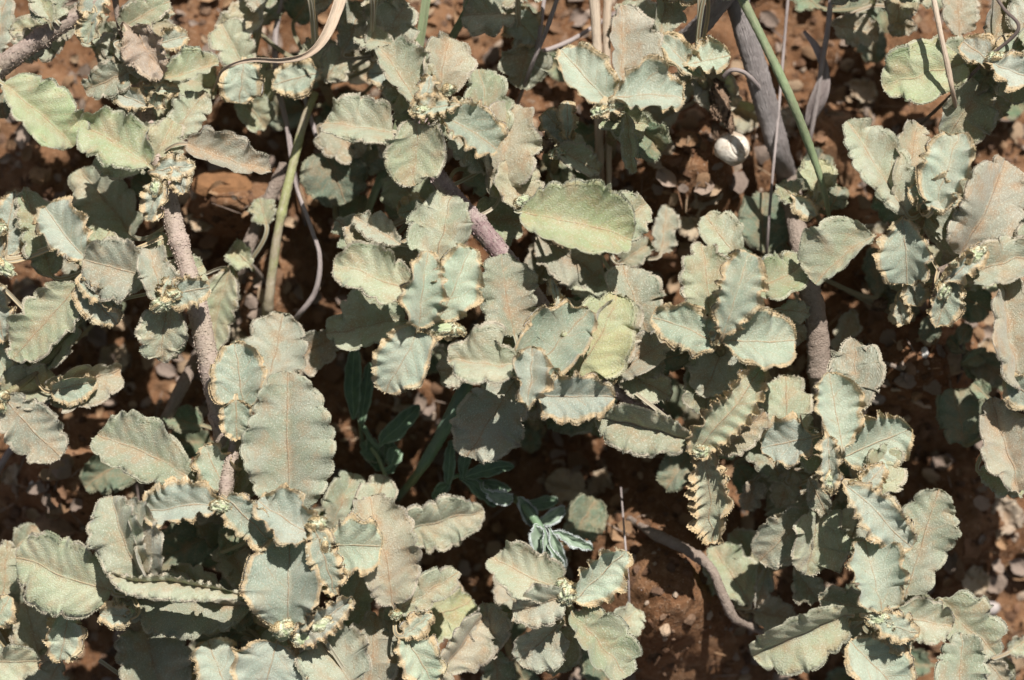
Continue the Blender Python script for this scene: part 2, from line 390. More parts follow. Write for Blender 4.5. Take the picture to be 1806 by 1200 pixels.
    ir = np.concatenate([il[:, :1], n * cols + np.arange(n * (cols - 1)).reshape(n, cols - 1)], axis=1)
    ql = np.stack([il[:-1, :-1], il[1:, :-1], il[1:, 1:], il[:-1, 1:]], -1).reshape(-1, 4)[:, ::-1]
    qr = np.stack([ir[:-1, :-1], ir[1:, :-1], ir[1:, 1:], ir[:-1, 1:]], -1).reshape(-1, 4)
    quads = np.vstack([ql, qr])
    tris = []; extra = []; elf = []; nb = len(V)
    for H, I, side in ((halfs[0], il, 0), (halfs[1], ir, 1)):
        for ring, cnt, up in ((NV, 1.0, 0.5), (NV, 1.0, -0.1), (NV + 1, 1.0, -0.2), (NV + 1, 1.0, 0.3), (NV - 1, 0.6, 1.2)):
            base_i = np.arange(npet, n - 1)
            if cnt < 1: base_i = base_i[r.random(len(base_i)) < cnt]
            a_ = I[base_i, ring]; b_ = I[base_i + 1, ring]
            pa = H[base_i, ring]; pb = H[base_i + 1, ring]
            out = norm(H[base_i, NV] - H[base_i, NV - 2]); 
            if ring == NV - 1: out = out * 0.35
            hl = hair * U * r.uniform(0.5, 1.5, len(base_i))[:, None]
            tipv = (pa + pb) / 2 + (out + N[base_i] * (up + r.normal(0, 0.5, (len(base_i), 1))) + T[base_i] * r.normal(0, 0.6, (len(base_i), 1))) * hl
            ti = nb + np.arange(len(base_i)); nb += len(base_i)
            tris.append(np.stack([a_, b_, ti], -1)); extra.append(tipv)
            l = LFv[a_].copy(); l[:, 2] = np.maximum(l[:, 2], 1.0) if ring != NV - 1 else l[:, 2]; elf.append(l)
    V = np.vstack([V] + extra); LFv = np.vstack([LFv] + elf); tris = np.vstack(tris)
    if kind == 'd':   # crumpled
        for j in range(len(V)):
            nv = mnoise.noise_vector(Vector(V[j] * 260.0)); n2 = mnoise.noise_vector(Vector(V[j] * 700.0))
            V[j] += np.array(nv) * 6 * U + np.array(n2) * 5.5 * U
    return make_obj(name, V, quads, tris, LM[kind], parent, lf=LFv, origin=base)

# ------------------------------------------------------------------ tube
def tube(name, pts, mat, parent=None, seg=14, hair=0.0, rough=0.06, seed=0, knots=(), squash=1.0, cap=True, origin=None, step=4.0):
    """pts: rows (px, py, z, radius_px)"""
    r = np.random.default_rng(seed); pts = footed(pts)
    W = np.array([list(at(p[0], p[1], p[2])) + [p[3] * K] for p in pts])
    L = np.linalg.norm(np.diff(W[:, :3], axis=0), axis=1).sum() / K
    n = int(np.clip(L / step, 8, 260))
    C = catmull(W, n); P = C[:, :3]; R = np.maximum(C[:, 3], 0.3 * K)
    T = norm(np.gradient(P, axis=0))
    ref = np.array([0, 0, 1.0]); X = np.cross(T, ref); X = norm(np.where(np.linalg.norm(X, axis=1, keepdims=True) < 0.05, np.array([1.0, 0, 0]), X)); Y = norm(np.cross(T, X))
    al = np.concatenate([[0], np.cumsum(np.linalg.norm(np.diff(P, axis=0), axis=1))]) / K
    R = R * (1 + smooth_noise(r, n, rough * 0.7, 6))
    for kpos in knots: R = R * (1 + 0.22 * np.exp(-((al / L - kpos) / (9.0 / L))**2))
    th = np.linspace(0, 2*pi, seg, endpoint=False)
    rr = R[:, None] * (1 + r.normal(0, rough * 0.6, (n, seg)))
    V = P[:, None] + X[:, None] * (np.cos(th)[None] * rr)[:, :, None] + Y[:, None] * (np.sin(th)[None] * rr * squash)[:, :, None]
    V = V.reshape(-1, 3)
    I = np.arange(n * seg).reshape(n, seg); J = np.roll(I, -1, axis=1)
    quads = np.stack([I[:-1], J[:-1], J[1:], I[1:]], -1).reshape(-1, 4)
    lf = np.stack([np.repeat(al[:, None] * 0.1, seg, 1), np.repeat((th * 0.3 * R.mean() / K * 0.3)[None], n, 0), np.full((n, seg), 0.3 + r.random() * 9)], -1).reshape(-1, 3)
    extra = [P[:1] - T[:1] * R[:1, None] * 0.4, P[-1:] + T[-1:] * R[-1:, None] * 0.4]; elf = [lf[:1], lf[-1:]]
    c0 = n * seg; c1 = c0 + 1
    tris = [np.stack([J[0], I[0], np.full(seg, c0)], -1), np.stack([I[-1], J[-1], np.full(seg, c1)], -1)]
    if hair > 0:
        nb = c1 + 1
        for rep in range(2):
            sel = r.random(len(quads)) < 0.7; q = quads[sel]
            a = V[q[:, 0]]; b = V[q[:, 1 + rep * 2]]; m = (a + b) / 2
            k = q[:, 0] // seg; out = norm(m - P[k])
            tp = m + (out + r.normal(0, 0.45, m.shape)) * hair * K * r.uniform(0.4, 1.5, (len(q), 1))
            ti = nb + np.arange(len(q)); nb += len(q)
            tris.append(np.stack([q[:, 0], q[:, 1 + rep * 2], ti], -1)); extra.append(tp); elf.append(lf[q[:, 0]])
    V = np.vstack([V] + extra); lf = np.vstack([lf] + elf)
    return make_obj(name, V, quads, np.vstack(tris), mat, parent, lf=lf, origin=origin if origin is not None else P[0])

def ribbon(name, pts, mat, parent=None, twist=(0, 0), seed=0, fold=0.5, th=1.2):
    """narrow folded blade; pts rows (px, py, z, half_width_px)"""
    r = np.random.default_rng(seed); pts = footed(pts)
    W = np.array([list(at(p[0], p[1], p[2])) + [p[3] * K] for p in pts])
    L = np.linalg.norm(np.diff(W[:, :3], axis=0), axis=1).sum() / K
    n = int(np.clip(L / 4, 10, 200)); C = catmull(W, n); P = C[:, :3]; R = np.maximum(C[:, 3], 0.4 * K)
    T = norm(np.gradient(P, axis=0)); X = norm(np.cross(T, [0, 0, 1.0])); Y = norm(np.cross(X, T))
    a = np.linspace(twist[0], twist[1], n) + smooth_noise(r, n, 0.12, 4)
    Xr = X * np.cos(a)[:, None] + Y * np.sin(a)[:, None]; Yr = -X * np.sin(a)[:, None] + Y * np.cos(a)[:, None]
    u = np.linspace(-1, 1, 9); prof = np.abs(u)**1.3 * fold + 0.06 * np.sin(u * 9)
    top = P[:, None] + Xr[:, None] * (u[None] * R[:, None])[:, :, None] + Yr[:, None] * (prof[None] * R[:, None])[:, :, None]
    bot = top[:, ::-1] - Yr[:, None] * th * K
    V = np.concatenate([top, bot], axis=1); seg = 18
    al = np.concatenate([[0], np.cumsum(np.linalg.norm(np.diff(P, axis=0), axis=1))]) / K
    I = np.arange(n * seg).reshape(n, seg); J = np.roll(I, -1, axis=1)
    quads = np.stack([I[:-1], J[:-1], J[1:], I[1:]], -1).reshape(-1, 4)
    uu = np.concatenate([u, u[::-1]])
    lf = np.stack([np.repeat(al[:, None] * 0.1, seg, 1), uu[None] * R[:, None] / K * 0.1, np.full((n, seg), r.random() * 9)], -1).reshape(-1, 3)
    caps = []
    for k in range(8): caps.append([I[0, k], I[0, k+1], I[0, 16-k], I[0, 17-k]]); caps.append([I[-1, 17-k], I[-1, 16-k], I[-1, k+1], I[-1, k]])
    quads = np.vstack([quads, np.array(caps)])
    return make_obj(name, V.reshape(-1, 3), quads, [], mat, parent, lf=lf, origin=P[0])

# ------------------------------------------------------------------ sphere-like lumps
_ico = {}
def ico(sub):
    if sub not in _ico:
        import bmesh
        bm = bmesh.new(); bmesh.ops.create_icosphere(bm, subdivisions=sub, radius=1.0)
        V = np.array([v.co[:] for v in bm.verts]); F = np.array([[v.index for v in f.verts] for f in bm.faces]); bm.free()
        _ico[sub] = (V, F)
    return _ico[sub]

def bud(cx, cy, z, rx, ry, seed, parent, rot=0.0, mat=None, name='bud', lobes=17, rz=None, sub=4, hairl=2.2):
    r = np.random.default_rng(seed); V, F = ico(sub)
    S = norm(r.normal(size=(lobes, 3))); D = V @ S.T; srt = np.sort(D, axis=1)
    gap = srt[:, -1] - srt[:, -2]
    b = np.clip(gap * 4.5, 0, 1)**0.55
    rad = 0.60 + 0.5 * b + 0.05 * r.normal(size=len(V)) * 0.6
    rx, ry = (rx * 1.25, ry * 1.25) if name == 'bud' else (rx, ry)
    Q = V * rad[:, None] * np.array([rx, ry, rz if rz else min(rx, ry) * 0.9])
    c, s_ = math.cos(rot), math.sin(rot)
    Q = np.stack([Q[:, 0]*c - Q[:, 1]*s_, Q[:, 0]*s_ + Q[:, 1]*c, Q[:, 2]], 1) * K
    C = at(cx, cy, z); Q = Q + C
    lf = np.stack([V[:, 0], V[:, 1], b], 1)
    sel = F[b[F[:, 0]] > 0.5]
    a = Q[sel[:, 0]]; o = norm(V[sel[:, 0]] + r.normal(0, 0.4, a.shape))
    tp = (Q[sel[:, 0]] + Q[sel[:, 1]]) / 2 + o * hairl * K * r.uniform(0.4, 1.4, (len(a), 1))
    tr = np.stack([sel[:, 0], sel[:, 1], len(Q) + np.arange(len(sel))], 1)
    l2 = lf[sel[:, 0]].copy(); l2[:, 2] = 1.0
    return make_obj(name, np.vstack([Q, tp]), [], np.vstack([F, tr]), mat or BUD, parent, lf=np.vstack([lf, l2]), origin=C)

# ------------------------------------------------------------------ ground
def make_ground():
    nx, ny = 420, 300
    def axis(n, half):
        u = np.linspace(-1, 1, n); return half * u + (2.4 - half) * np.sign(u) * np.abs(u)**15
    X, Y = np.meshgrid(axis(nx, 0.118), axis(ny, 0.086))
    Z = np.zeros_like(X)
    for i in range(ny):
        for j in range(nx):
            x, y = X[i, j], Y[i, j]
            z = ground_z(x, y)
            if abs(x) < 0.14 and abs(y) < 0.1:
                z += mnoise.fractal(Vector((x*300, y*300, 4)), 1.0, 2.0, 4) * 0.0011
                z += max(0, mnoise.cell(Vector((x*420 + mnoise.noise(Vector((x*500, y*500, 0)))*0.8, y*420, 0)))) * 0.0006
            Z[i, j] = z
    I = np.arange(nx * ny).reshape(ny, nx)
    quads = np.stack([I[:-1, :-1], I[:-1, 1:], I[1:, 1:], I[1:, :-1]], -1).reshape(-1, 4)
    m, nt, p = nodes_of('soil'); b = NB(nt)
    tc = b.n('ShaderNodeTexCoord').outputs['Object']
    n0 = b.noise(tc, 60, 4, 0.6); n1 = b.noise(tc, 420, 5, 0.65); n2 = b.noise(tc, 1800, 3, 0.7)
    c = b.mix(b.ramp(n0, 0.35, 0.65), (0.150, 0.072, 0.034), (0.225, 0.120, 0.062))
    c = b.mix(b.math('MULTIPLY', b.ramp(n1, 0.5, 0.72), 0.7), c, (0.30, 0.185, 0.11))
    c = b.mix(b.ramp(n1, 0.28, 0.46, 0.8, 0.0), c, (0.07, 0.032, 0.016))
    c = b.mix(b.math('MULTIPLY', b.ramp(n2, 0.58, 0.70), 0.6), c, (0.42, 0.30, 0.20))
    vo = b.n('ShaderNodeTexVoronoi'); b.put(vo.inputs['Vector'], tc); vo.inputs['Scale'].default_value = 900
    c = b.mix(b.math('MULTIPLY', b.ramp(vo.outputs['Distance'], 0.05, 0.2, 1.0, 0.0), 0.35), c, (0.5, 0.42, 0.33))
    b.put(p.inputs['Base Color'], c); p.inputs['Roughness'].default_value = 0.95; p.inputs['Specular IOR Level'].default_value = 0.15
    b.put(p.inputs['Normal'], b.bump(b.math('ADD', n1, b.math('MULTIPLY', n2, 0.5)), 0.0009, 1.0))
    o = make_obj('ground', np.stack([X.ravel(), Y.ravel(), Z.ravel()], 1), quads, [], m, origin=(0, 0, 0))
    o['kind'] = 'structure'; o['label'] = 'reddish brown soil under the plants'
make_ground()

def lump_set(n, region, smin, smax, palette, flat=(0.4, 0.9), seed=1, sub=1, zoff=0.2):
    r = np.random.default_rng(seed); V0, F0 = ico(sub); Vs = []; Fs = []; Ts = []
    k = 0
    for i in range(n):
        px = r.uniform(region[0], region[2]); py = r.uniform(region[1], region[3])
        s = smin * (smax / smin)**(r.random()**2.2) * K
        Sx = s * r.uniform(0.7, 1.4); Sy = s * r.uniform(0.6, 1.1); Sz = s * r.uniform(*flat)
        Q = V0 * (1 + r.normal(0, 0.16, (len(V0), 1))) * np.array([Sx, Sy, Sz])
        a = r.uniform(0, 2*pi); c, s_ = math.cos(a), math.sin(a); tlt = r.normal(0, 0.35)
        Q = np.stack([Q[:, 0], Q[:, 1]*math.cos(tlt) - Q[:, 2]*math.sin(tlt), Q[:, 1]*math.sin(tlt) + Q[:, 2]*math.cos(tlt)], 1)
        Q = np.stack([Q[:, 0]*c - Q[:, 1]*s_, Q[:, 0]*s_ + Q[:, 1]*c, Q[:, 2]], 1)
        P = at(px, py, -100); P[2] = ground_z(P[0], P[1]) + Sz * zoff
        Vs.append(Q + P); Fs.append(F0 + k); k += len(V0)
        col = np.array(palette[r.integers(len(palette))]) * r.uniform(0.7, 1.25); Ts.append(np.repeat(col[None], len(V0), 0))
    return np.vstack(Vs), np.vstack(Fs), np.vstack(Ts)
GRIT = simple_material('grit', (0.25, 0.15, 0.09), (0.30, 0.19, 0.12), 900, 0.0004, 0.9, 0.15, attr=True)
V, F, T = lump_set(8500, (-120, -100, 1930, 1300), 2.6, 14, [(0.15, 0.075, 0.04), (0.20, 0.105, 0.06), (0.11, 0.055, 0.03), (0.27, 0.17, 0.11), (0.42, 0.33, 0.25), (0.09, 0.045, 0.025), (0.15, 0.09, 0.06)], seed=3)
tag(make_obj('soil_crumbs', V, [], F, GRIT, tone=T, smooth=False), 'crumbly grit and small soil clods strewn over the brown ground', 'soil crumbs', kind='stuff')
# chopped dead leaf bits and straw
def flakes(n, seed):
    r = np.random.default_rng(seed); Vs = []; Qs = []; Ts = []; k = 0
    pal = [(0.40, 0.25, 0.14), (0.33, 0.20, 0.11), (0.47, 0.34, 0.22), (0.25, 0.14, 0.08), (0.38, 0.30, 0.24), (0.30, 0.24, 0.20)]
    for i in range(n):
        px = r.uniform(-100, 1906); py = r.uniform(-80, 1280)
        while ((px - 1170) / 115)**2 + ((py - 1060) / 140)**2 < 1 and r.random() < 0.93: px = r.uniform(-100, 1906); py = r.uniform(-80, 1280)
        P = at(px, py, -100)
        longish = r.random() < 0.35
        L = r.uniform(18, 75) * K if longish else r.uniform(10, 50) * K
        Wd = r.uniform(1.2, 3.5) * K if longish else L * r.uniform(0.4, 0.8)
        m = 6; u = np.linspace(-1, 1, m)[:, None] * np.ones((1, 5)); v = np.ones((m, 1)) * np.linspace(-1, 1, 5)[None]
        w = np.sqrt(np.clip(1 - np.abs(u)**2.5, 0.05, 1)) * (1 + r.normal(0, 0.13, u.shape))
        x = u * L / 2; y = v * w * Wd / 2; z = (r.normal(0, 0.25) * u**2 * L + r.uniform(-0.6, 0.9) * v**2 * Wd) * 0.5 + r.normal(0, 0.04, u.shape) * Wd
        Q = np.stack([x, y, z], -1).reshape(-1, 3)
        a = r.uniform(0, 2*pi); tl = r.normal(0, 0.45)
        c, s_ = math.cos(tl), math.sin(tl); Q = np.stack([Q[:, 0]*c - Q[:, 2]*s_, Q[:, 1], Q[:, 0]*s_ + Q[:, 2]*c], 1)
        c, s_ = math.cos(a), math.sin(a); Q = np.stack([Q[:, 0]*c - Q[:, 1]*s_, Q[:, 0]*s_ + Q[:, 1]*c, Q[:, 2]], 1)
        P[2] = ground_z(P[0], P[1]) + r.uniform(6, 22) * K
        I = np.arange(m*5).reshape(m, 5) + k; k += 2*m*5
        B = I + m*5
        Vs += [Q + P, Q + P - [0, 0, 1.2 * K]]
        Qs.append(np.stack([I[:-1, :-1], I[1:, :-1], I[1:, 1:], I[:-1, 1:]], -1).reshape(-1, 4)); Qs.append(np.stack([B[:-1, :-1], B[:-1, 1:], B[1:, 1:], B[1:, :-1]], -1).reshape(-1, 4))
        col = np.array(pal[r.integers(len(pal))]) * r.uniform(0.75, 1.2); Ts.append(np.repeat(col[None], 2*m*5, 0))
    return np.vstack(Vs), np.vstack(Qs), np.vstack(Ts)
V, Q, T = flakes(2600, 5)
tag(make_obj('leaf_litter', V, Q, [], GRIT, tone=T), 'scraps of dead brown leaf and straw scattered over the soil', 'leaf litter', kind='stuff')

# ------------------------------------------------------------------ leafy shoots
OPEN = [m[:4] for m in MOUNDS[:6]] + [(1290, 270, 90, 90), (515, 380, 75, 210), (720, 760, 130, 110), (930, 880, 140, 90), (1140, 900, 120, 130), (1170, 1050, 150, 180), (862, 415, 55, 45), (1330, 150, 90, 190),
        (1060, 260, 40, 120), (1450, 190, 80, 160), (370, 380, 70, 60), (150, 930, 60, 50), (1580, 650, 140, 130), (1720, 900, 90, 140), (810, 345, 70, 50), (345, 620, 45, 110),
        (210, 620, 60, 60), (1230, 380, 60, 50), (190, 720, 60, 50), (1500, 560, 60, 90), (1000, 30, 60, 80), (640, 200, 60, 40)]
SEED = [100]
def shoot(label, stems, leaves, buds=(), group='felty grey-green leafy shoots of the creeping shrub', name='leafy_shoot', cat='leafy shoot'):
    p0 = stems[0][1][0]
    root = empty(name, at(p0[0], p0[1], p0[2])); tag(root, label, cat, group)
    bpy.context.view_layer.update()
    samples = []
    for mat, pts, *opt in stems:
        SEED[0] += 1; o = opt[0] if opt else {}
        tube('stem', pts, SM[mat], root, hair=o.get('hair', 1.4 if 'fuzzy' in mat or mat == 'purple' else 0), seed=SEED[0], knots=o.get('knots', ()), rough=o.get('rough', 0.05), seg=o.get('seg', 18 if pts[0][3] > 9 else 10), step=o.get('step', 4.0))
        W = np.array([list(at(a, b, c)) for a, b, c, d in footed(pts)]); samples.append(catmull(W, 60))
    S = np.vstack(samples)
    for line in leaves.strip().splitlines():
        line = line.split('#')[0].split()
        if not line: continue
        bx, by, tx, ty, wl, wr, z = map(float, line[:7]); kind = line[7]
        kw = dict(x.split('=') for x in line[8:]); SEED[0] += 1
        dz = float(kw.get('dz', -12)); bend = float(kw.get('bend', 0))
        b = at(bx, by, z); t = at(tx, ty, z + dz)
        k = np.argmin(np.linalg.norm((S - b) * np.array([1, 1, 0.6]), axis=1)); att = S[k]
        if np.linalg.norm(att - b) > 140 * K: att = b + (att - b) / np.linalg.norm(att - b) * 140 * K
        leaf_mesh('leaf', b, t, bend, wl, wr, kind, att, SEED[0], ruf=float(kw['ruf']) if 'ruf' in kw else None,
                  fold=float(kw.get('fold', 14)), arch=float(kw['arch']) if 'arch' in kw else None,
                  widest=float(kw['w']) if 'w' in kw else None, parent=root,
                  down=(-1 if 'dl' in kw else 1, -1 if 'dr' in kw else 1))
    # fuller middle layer round the leaf nodes, then older shaded leaves lower down
    rr = np.random.default_rng(SEED[0] + 9000)
    if group.startswith('felty'):
        L_ = [list(map(float, l.split('#')[0].split()[:7])) for l in leaves.strip().splitlines() if l.strip()]
        for k in range(max(2, int(len(L_) * 0.75))):
            q = L_[rr.integers(len(L_))]; ang = rr.uniform(0, 2*pi); L = rr.uniform(60, 105)
            bx, by, z = q[0] + rr.normal(0, 10), q[1] + rr.normal(0, 10), q[6] * rr.uniform(0.35, 0.72)
            tx, ty = bx + L * math.cos(ang), by + L * math.sin(ang)
            if z < 45 or any(((mm - m[0]) / m[2])**2 + ((nn - m[1]) / m[3])**2 < 1.0 for m in OPEN for mm, nn in ((tx, ty), ((bx + tx) / 2, (by + ty) / 2))): continue
            b = at(bx, by, z); t = at(tx, ty, z + rr.uniform(-20, 10)); w = L * rr.uniform(0.34, 0.46)
            k_ = np.argmin(np.linalg.norm((S - b) * np.array([1, 1, 0.6]), axis=1)); SEED[0] += 1
            att = S[k_]
            if np.linalg.norm(att - b) > 140 * K: att = b + (att - b) / np.linalg.norm(att - b) * 140 * K
            leaf_mesh('leaf', b, t, rr.uniform(-4, 4), w * rr.uniform(0.7, 1), w * rr.uniform(0.7, 1), 'mmgr'[rr.integers(4)], att, SEED[0], parent=root)
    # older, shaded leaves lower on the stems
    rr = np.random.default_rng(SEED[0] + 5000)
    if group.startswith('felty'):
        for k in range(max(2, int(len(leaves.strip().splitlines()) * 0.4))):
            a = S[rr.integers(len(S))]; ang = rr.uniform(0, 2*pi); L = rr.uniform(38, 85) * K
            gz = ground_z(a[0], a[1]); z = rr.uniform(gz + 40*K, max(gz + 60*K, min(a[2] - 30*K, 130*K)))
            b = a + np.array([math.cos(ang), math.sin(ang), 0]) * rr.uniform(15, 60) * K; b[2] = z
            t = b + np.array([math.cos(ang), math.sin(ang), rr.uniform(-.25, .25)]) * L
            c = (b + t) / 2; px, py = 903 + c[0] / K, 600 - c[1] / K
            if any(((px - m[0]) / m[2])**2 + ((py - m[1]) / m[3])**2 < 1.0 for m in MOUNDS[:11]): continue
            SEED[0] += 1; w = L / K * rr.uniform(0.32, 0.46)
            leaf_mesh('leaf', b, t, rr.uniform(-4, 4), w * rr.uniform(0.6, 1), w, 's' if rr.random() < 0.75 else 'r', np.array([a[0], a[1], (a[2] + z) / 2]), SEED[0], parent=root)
    for bd in buds:
        SEED[0] += 1; x, y, z, rx, ry = bd[:5]
        bud(x, y, z, rx, ry, SEED[0], root, rot=bd[5] if len(bd) > 5 else 0)
    return root

def st(cx, cy, z, dx, dy, r=9, mat='greenfuzzy', zend=-6):
    """a stem that rises from the soil at (cx+dx, cy+dy) to the tip at (cx, cy, z)"""
    return (mat, [(cx + dx, cy + dy, zend, r * 1.25), (cx + dx*0.7, cy + dy*0.7, z*0.28, r * 1.15), (cx + dx*0.3, cy + dy*0.3, z*0.7, r), (cx, cy, z, r * 0.7)])

# --- top left
shoot('hairy pink-brown branch crossing the top left corner with a broad green leaf at its end',
 [('fuzzy', [(-60, 175, 150, 17), (0, 120, 235, 17), (80, 62, 262, 16), (150, 18, 270, 15), (215, -45, 250, 14)], dict(knots=(0.55,)))], """
6 150 128 260 58 27 300 g bend=6
100 38 68 -20 22 36 290 m
88 40 66 2 14 20 300 g
158 38 176 -14 20 19 280 t
168 22 153 78 13 18 285 t ruf=5
-8 104 12 -14 24 22 180 m
""")
shoot('small leafy sprig in the top left with a shrivelled tan dead leaf among green ones',
 [('brown', [(255, 210, -6, 9), (262, 190, 60, 8), (262, 150, 160, 7), (216, 60, 205, 6), (200, -20, 220, 6)])], """
214 50 300 2 26 24 220 m dz=5
236 36 306 22 24 12 210 g
228 50 292 132 26 34 255 d dz=-5
280 78 330 64 18 16 205 t
205 112 214 52 24 26 150 m
262 100 168 96 30 20 170 m
225 128 150 160 26 24 225 m ruf=4.5
205 82 268 142 22 14 215 m
284 142 386 112 36 12 235 g ruf=4
258 186 200 162 16 17 225 t
262 156 316 160 10 9 230 t ruf=6
286 152 268 190 14 9 225 t ruf=6
212 60 200 115 16 10 150 r
""", buds=[(262, 160, 225, 10, 8)])

# --- left long stem
shoot('long hairy pinkish stem down the left side with broad scalloped leaves and buds',
 [('fuzzy', [(238, 150, 80, 13), (262, 215, 170, 15), (285, 300, 232, 16), (308, 400, 255, 17), (345, 530, 262, 18), (368, 640, 255, 18), (385, 720, 235, 17), (400, 820, 205, 16), (408, 900, 160, 14), (420, 985, 60, 12), (430, 1040, -8, 11)], dict(knots=(0.3, 0.56, 0.7)))], """
262 292 138 218 38 50 305 g bend=-4 w=.5
310 240 360 160 28 28 215 g
330 256 478 302 40 15 265 r bend=-3
274 288 306 214 26 30 230 m
272 302 342 292 16 16 312 t
306 298 324 342 14 10 312 t ruf=5
284 316 262 390 14 16 310 t
236 418 142 298 50 44 120 g
92 486 44 330 28 34 215 m
152 456 80 366 24 42 285 t bend=3
266 490 148 458 48 46 300 m ruf=5 dz=0
286 522 264 440 22 32 330 m ruf=4
292 522 370 506 20 23 345 t
288 528 300 490 9 9 348 t
292 548 284 638 37 37 285 m bend=1
292 455 284 410 26 22 240 g
138 498 206 572 20 24 290 t
140 496 214 545 10 12 310 t ruf=6
138 503 22 634 42 46 268 m w=.5
140 560 78 655 20 34 205 m
10 450 24 338 24 26 215 t
2 456 -40 380 20 26 230 t
402 480 365 640 30 36 110 m
366 628 400 688 14 18 262 g
""", buds=[(288, 536, 342, 20, 13, 0.3), (305, 520, 346, 12, 9), (0, 470, 320, 24, 12, -0.5), (0, 405, 250, 12, 10), (275, 332, 318, 9, 12)])

shoot('folded sage leaves in a cluster on the left edge below the middle',
 [st(8, 700, 215, -60, 60, 10), ('greenfuzzy', [(8, 700, 215, 7), (60, 660, 200, 6), (140, 580, 200, 5)])], """
6 700 108 806 42 42 240 m ruf=4 bend=-4
10 704 108 676 46 24 190 m
90 690 214 652 20 44 200 r dz=-20
92 690 170 672 14 26 225 t
14 690 60 640 25 25 120 s
-14 500 8 602 22 18 240 t
-18 560 20 690 20 14 190 t
""", buds=[(2, 700, 240, 12, 10), (2, 720, 238, 9, 10)])

shoot('ribbed pale green leaf with curled ends beside the bare soil at left',
 [st(338, 838, 230, 60, 10, 8)], """
336 842 172 766 40 52 265 g ruf=5.5 w=.55 bend=-5
230 800 150 860 36 30 60 s dz=0
""")

# --- centre left column
shoot('column of leaves left of centre topped by the longest broad green leaf',
 [('fuzzy', [(455, 1090, 230, 10), (470, 1010, 240, 11), (440, 940, 262, 12), (400, 880, 292, 12), (412, 800, 275, 11), (432, 715, 250, 9), (470, 660, 120, 8), (500, 640, -6, 8)]), ('greenfuzzy', [(455, 1090, 230, 10), (500, 1110, 290, 8), (560, 1090, 300, 7)]), ('greenfuzzy', [(440, 940, 262, 8), (560, 925, 325, 7)])], """
472 690 500 552 52 48 200 m
500 652 590 590 24 34 140 r
512 908 508 656 62 72 290 g w=.52 dz=8 arch=.03 bend=2
432 720 414 606 42 38 300 t ruf=4
416 706 418 774 25 22 322 t
398 866 360 786 24 32 280 t
414 768 418 838 26 24 230 m
390 892 252 904 20 40 318 t bend=-5
400 880 488 962 24 26 332 t ruf=7
548 944 454 884 26 44 345 t
508 1104 512 954 66 48 318 t ruf=4.5 w=.48
556 930 592 1050 22 20 356 t ruf=8
576 962 672 964 42 40 322 t bend=2
410 880 440 780 14 14 250 m
392 970 452 906 22 18 190 s
""", buds=[(388, 895, 335, 15, 10), (560, 925, 350, 15, 12), (575, 960, 352, 10, 14), (552, 950, 348, 10, 10)])

shoot('bottom shoot left of centre ending in a golden bud row between crimped leaves',
 [st(512, 1120, 290, 40, 140, 10), ('greenfuzzy', [(512, 1120, 290, 7), (560, 1110, 315, 6), (620, 1060, 325, 4)])], """
626 1212 556 1118 52 62 285 m ruf=5 w=.5
488 1136 462 1236 62 54 302 t ruf=5
404 1222 366 1130 32 38 250 t
520 1128 622 1056 16 22 335 t ruf=9
650 1212 664 1086 42 50 215 r
602 1112 642 1008 26 32 150 g
415 1110 350 1080 20 22 110 s
430 1130 500 1200 20 40 120 s
""", buds=[(502, 1112, 330, 22, 15, 0.4), (535, 1128, 334, 24, 13, -0.3), (566, 1104, 336, 20, 12, 0.5)])

shoot('two large felty leaves and a crimp-edged folded leaf in the lower left corner',
 [st(225, 1050, 250, 30, 120, 12), ('greenfuzzy', [(225, 1050, 250, 8), (330, 1050, 240, 6), (440, 1050, 220, 6)])], """
196 1046 28 984 62 60 270 m bend=-4 w=.5
252 1024 198 876 48 36 300 m ruf=6 bend=5
262 1016 226 884 6 40 318 m ruf=7 fold=40
440 1050 194 1014 24 10 345 m ruf=9 fold=50 w=.6
440 1070 212 1052 58 26 255 g bend=-3
436 1042 400 950 30 28 175 r
386 1040 300 1004 32 24 150 m
410 930 280 985 34 42 70 s
230 1088 176 1082 16 16 290 t ruf=7
450 1065 415 1110 15 18 190 s
""", buds=[(228, 1082, 285, 10, 9)])

shoot('leaves fanned in the bottom left corner, one with a rusty blotch',
 [st(40, 1175, 170, -80, 40, 10), ('greenfuzzy', [(40, 1175, 150, 7), (100, 1130, 180, 5), (120, 1085, 190, 4)])], """
74 1166 44 1062 34 42 170 r
-30 1166 68 1166 28 34 190 g ruf=4
122 1086 106 1166 28 24 235 t
6 1052 14 954 26 28 170 m
-12 1104 18 1052 18 20 220 t
30 966 66 930 20 22 110 g
106 1170 72 1224 28 28 150 m
290 1230 254 1098 50 62 120 m dz=10
""")

shoot('mid-bottom sprig with tall rusty-edged leaf leaning left and a small crimped curl',
 [st(700, 1082, 225, -10, 130, 9)], """
694 1064 652 876 42 56 272 r bend=-4 w=.52
700 1080 810 1008 28 22 255 m ruf=4
744 1100 832 1058 44 42 120 g
770 1196 852 1086 22 46 205 r
712 1122 762 1082 14 14 285 t ruf=8
716 1120 764 1208 34 26 270 t ruf=5
706 1150 742 1060 18 18 150 s
""", buds=[(700, 1085, 262, 10, 8)])
shoot('low leaves behind the tall rusty one, the right one half in shade',
 [st(700, 930, 110, -20, 60, 8)], """
712 938 854 902 36 44 150 m bend=3
585 930 624 836 28 32 120 g
654 906 680 842 32 28 150 m
""")
shoot('small tan sprig at the bottom centre between two greener shoots',
 [st(880, 1090, 180, 30, 90, 7)], """
868 1154 856 1064 30 34 195 r
900 1080 840 1100 16 22 150 s
""")

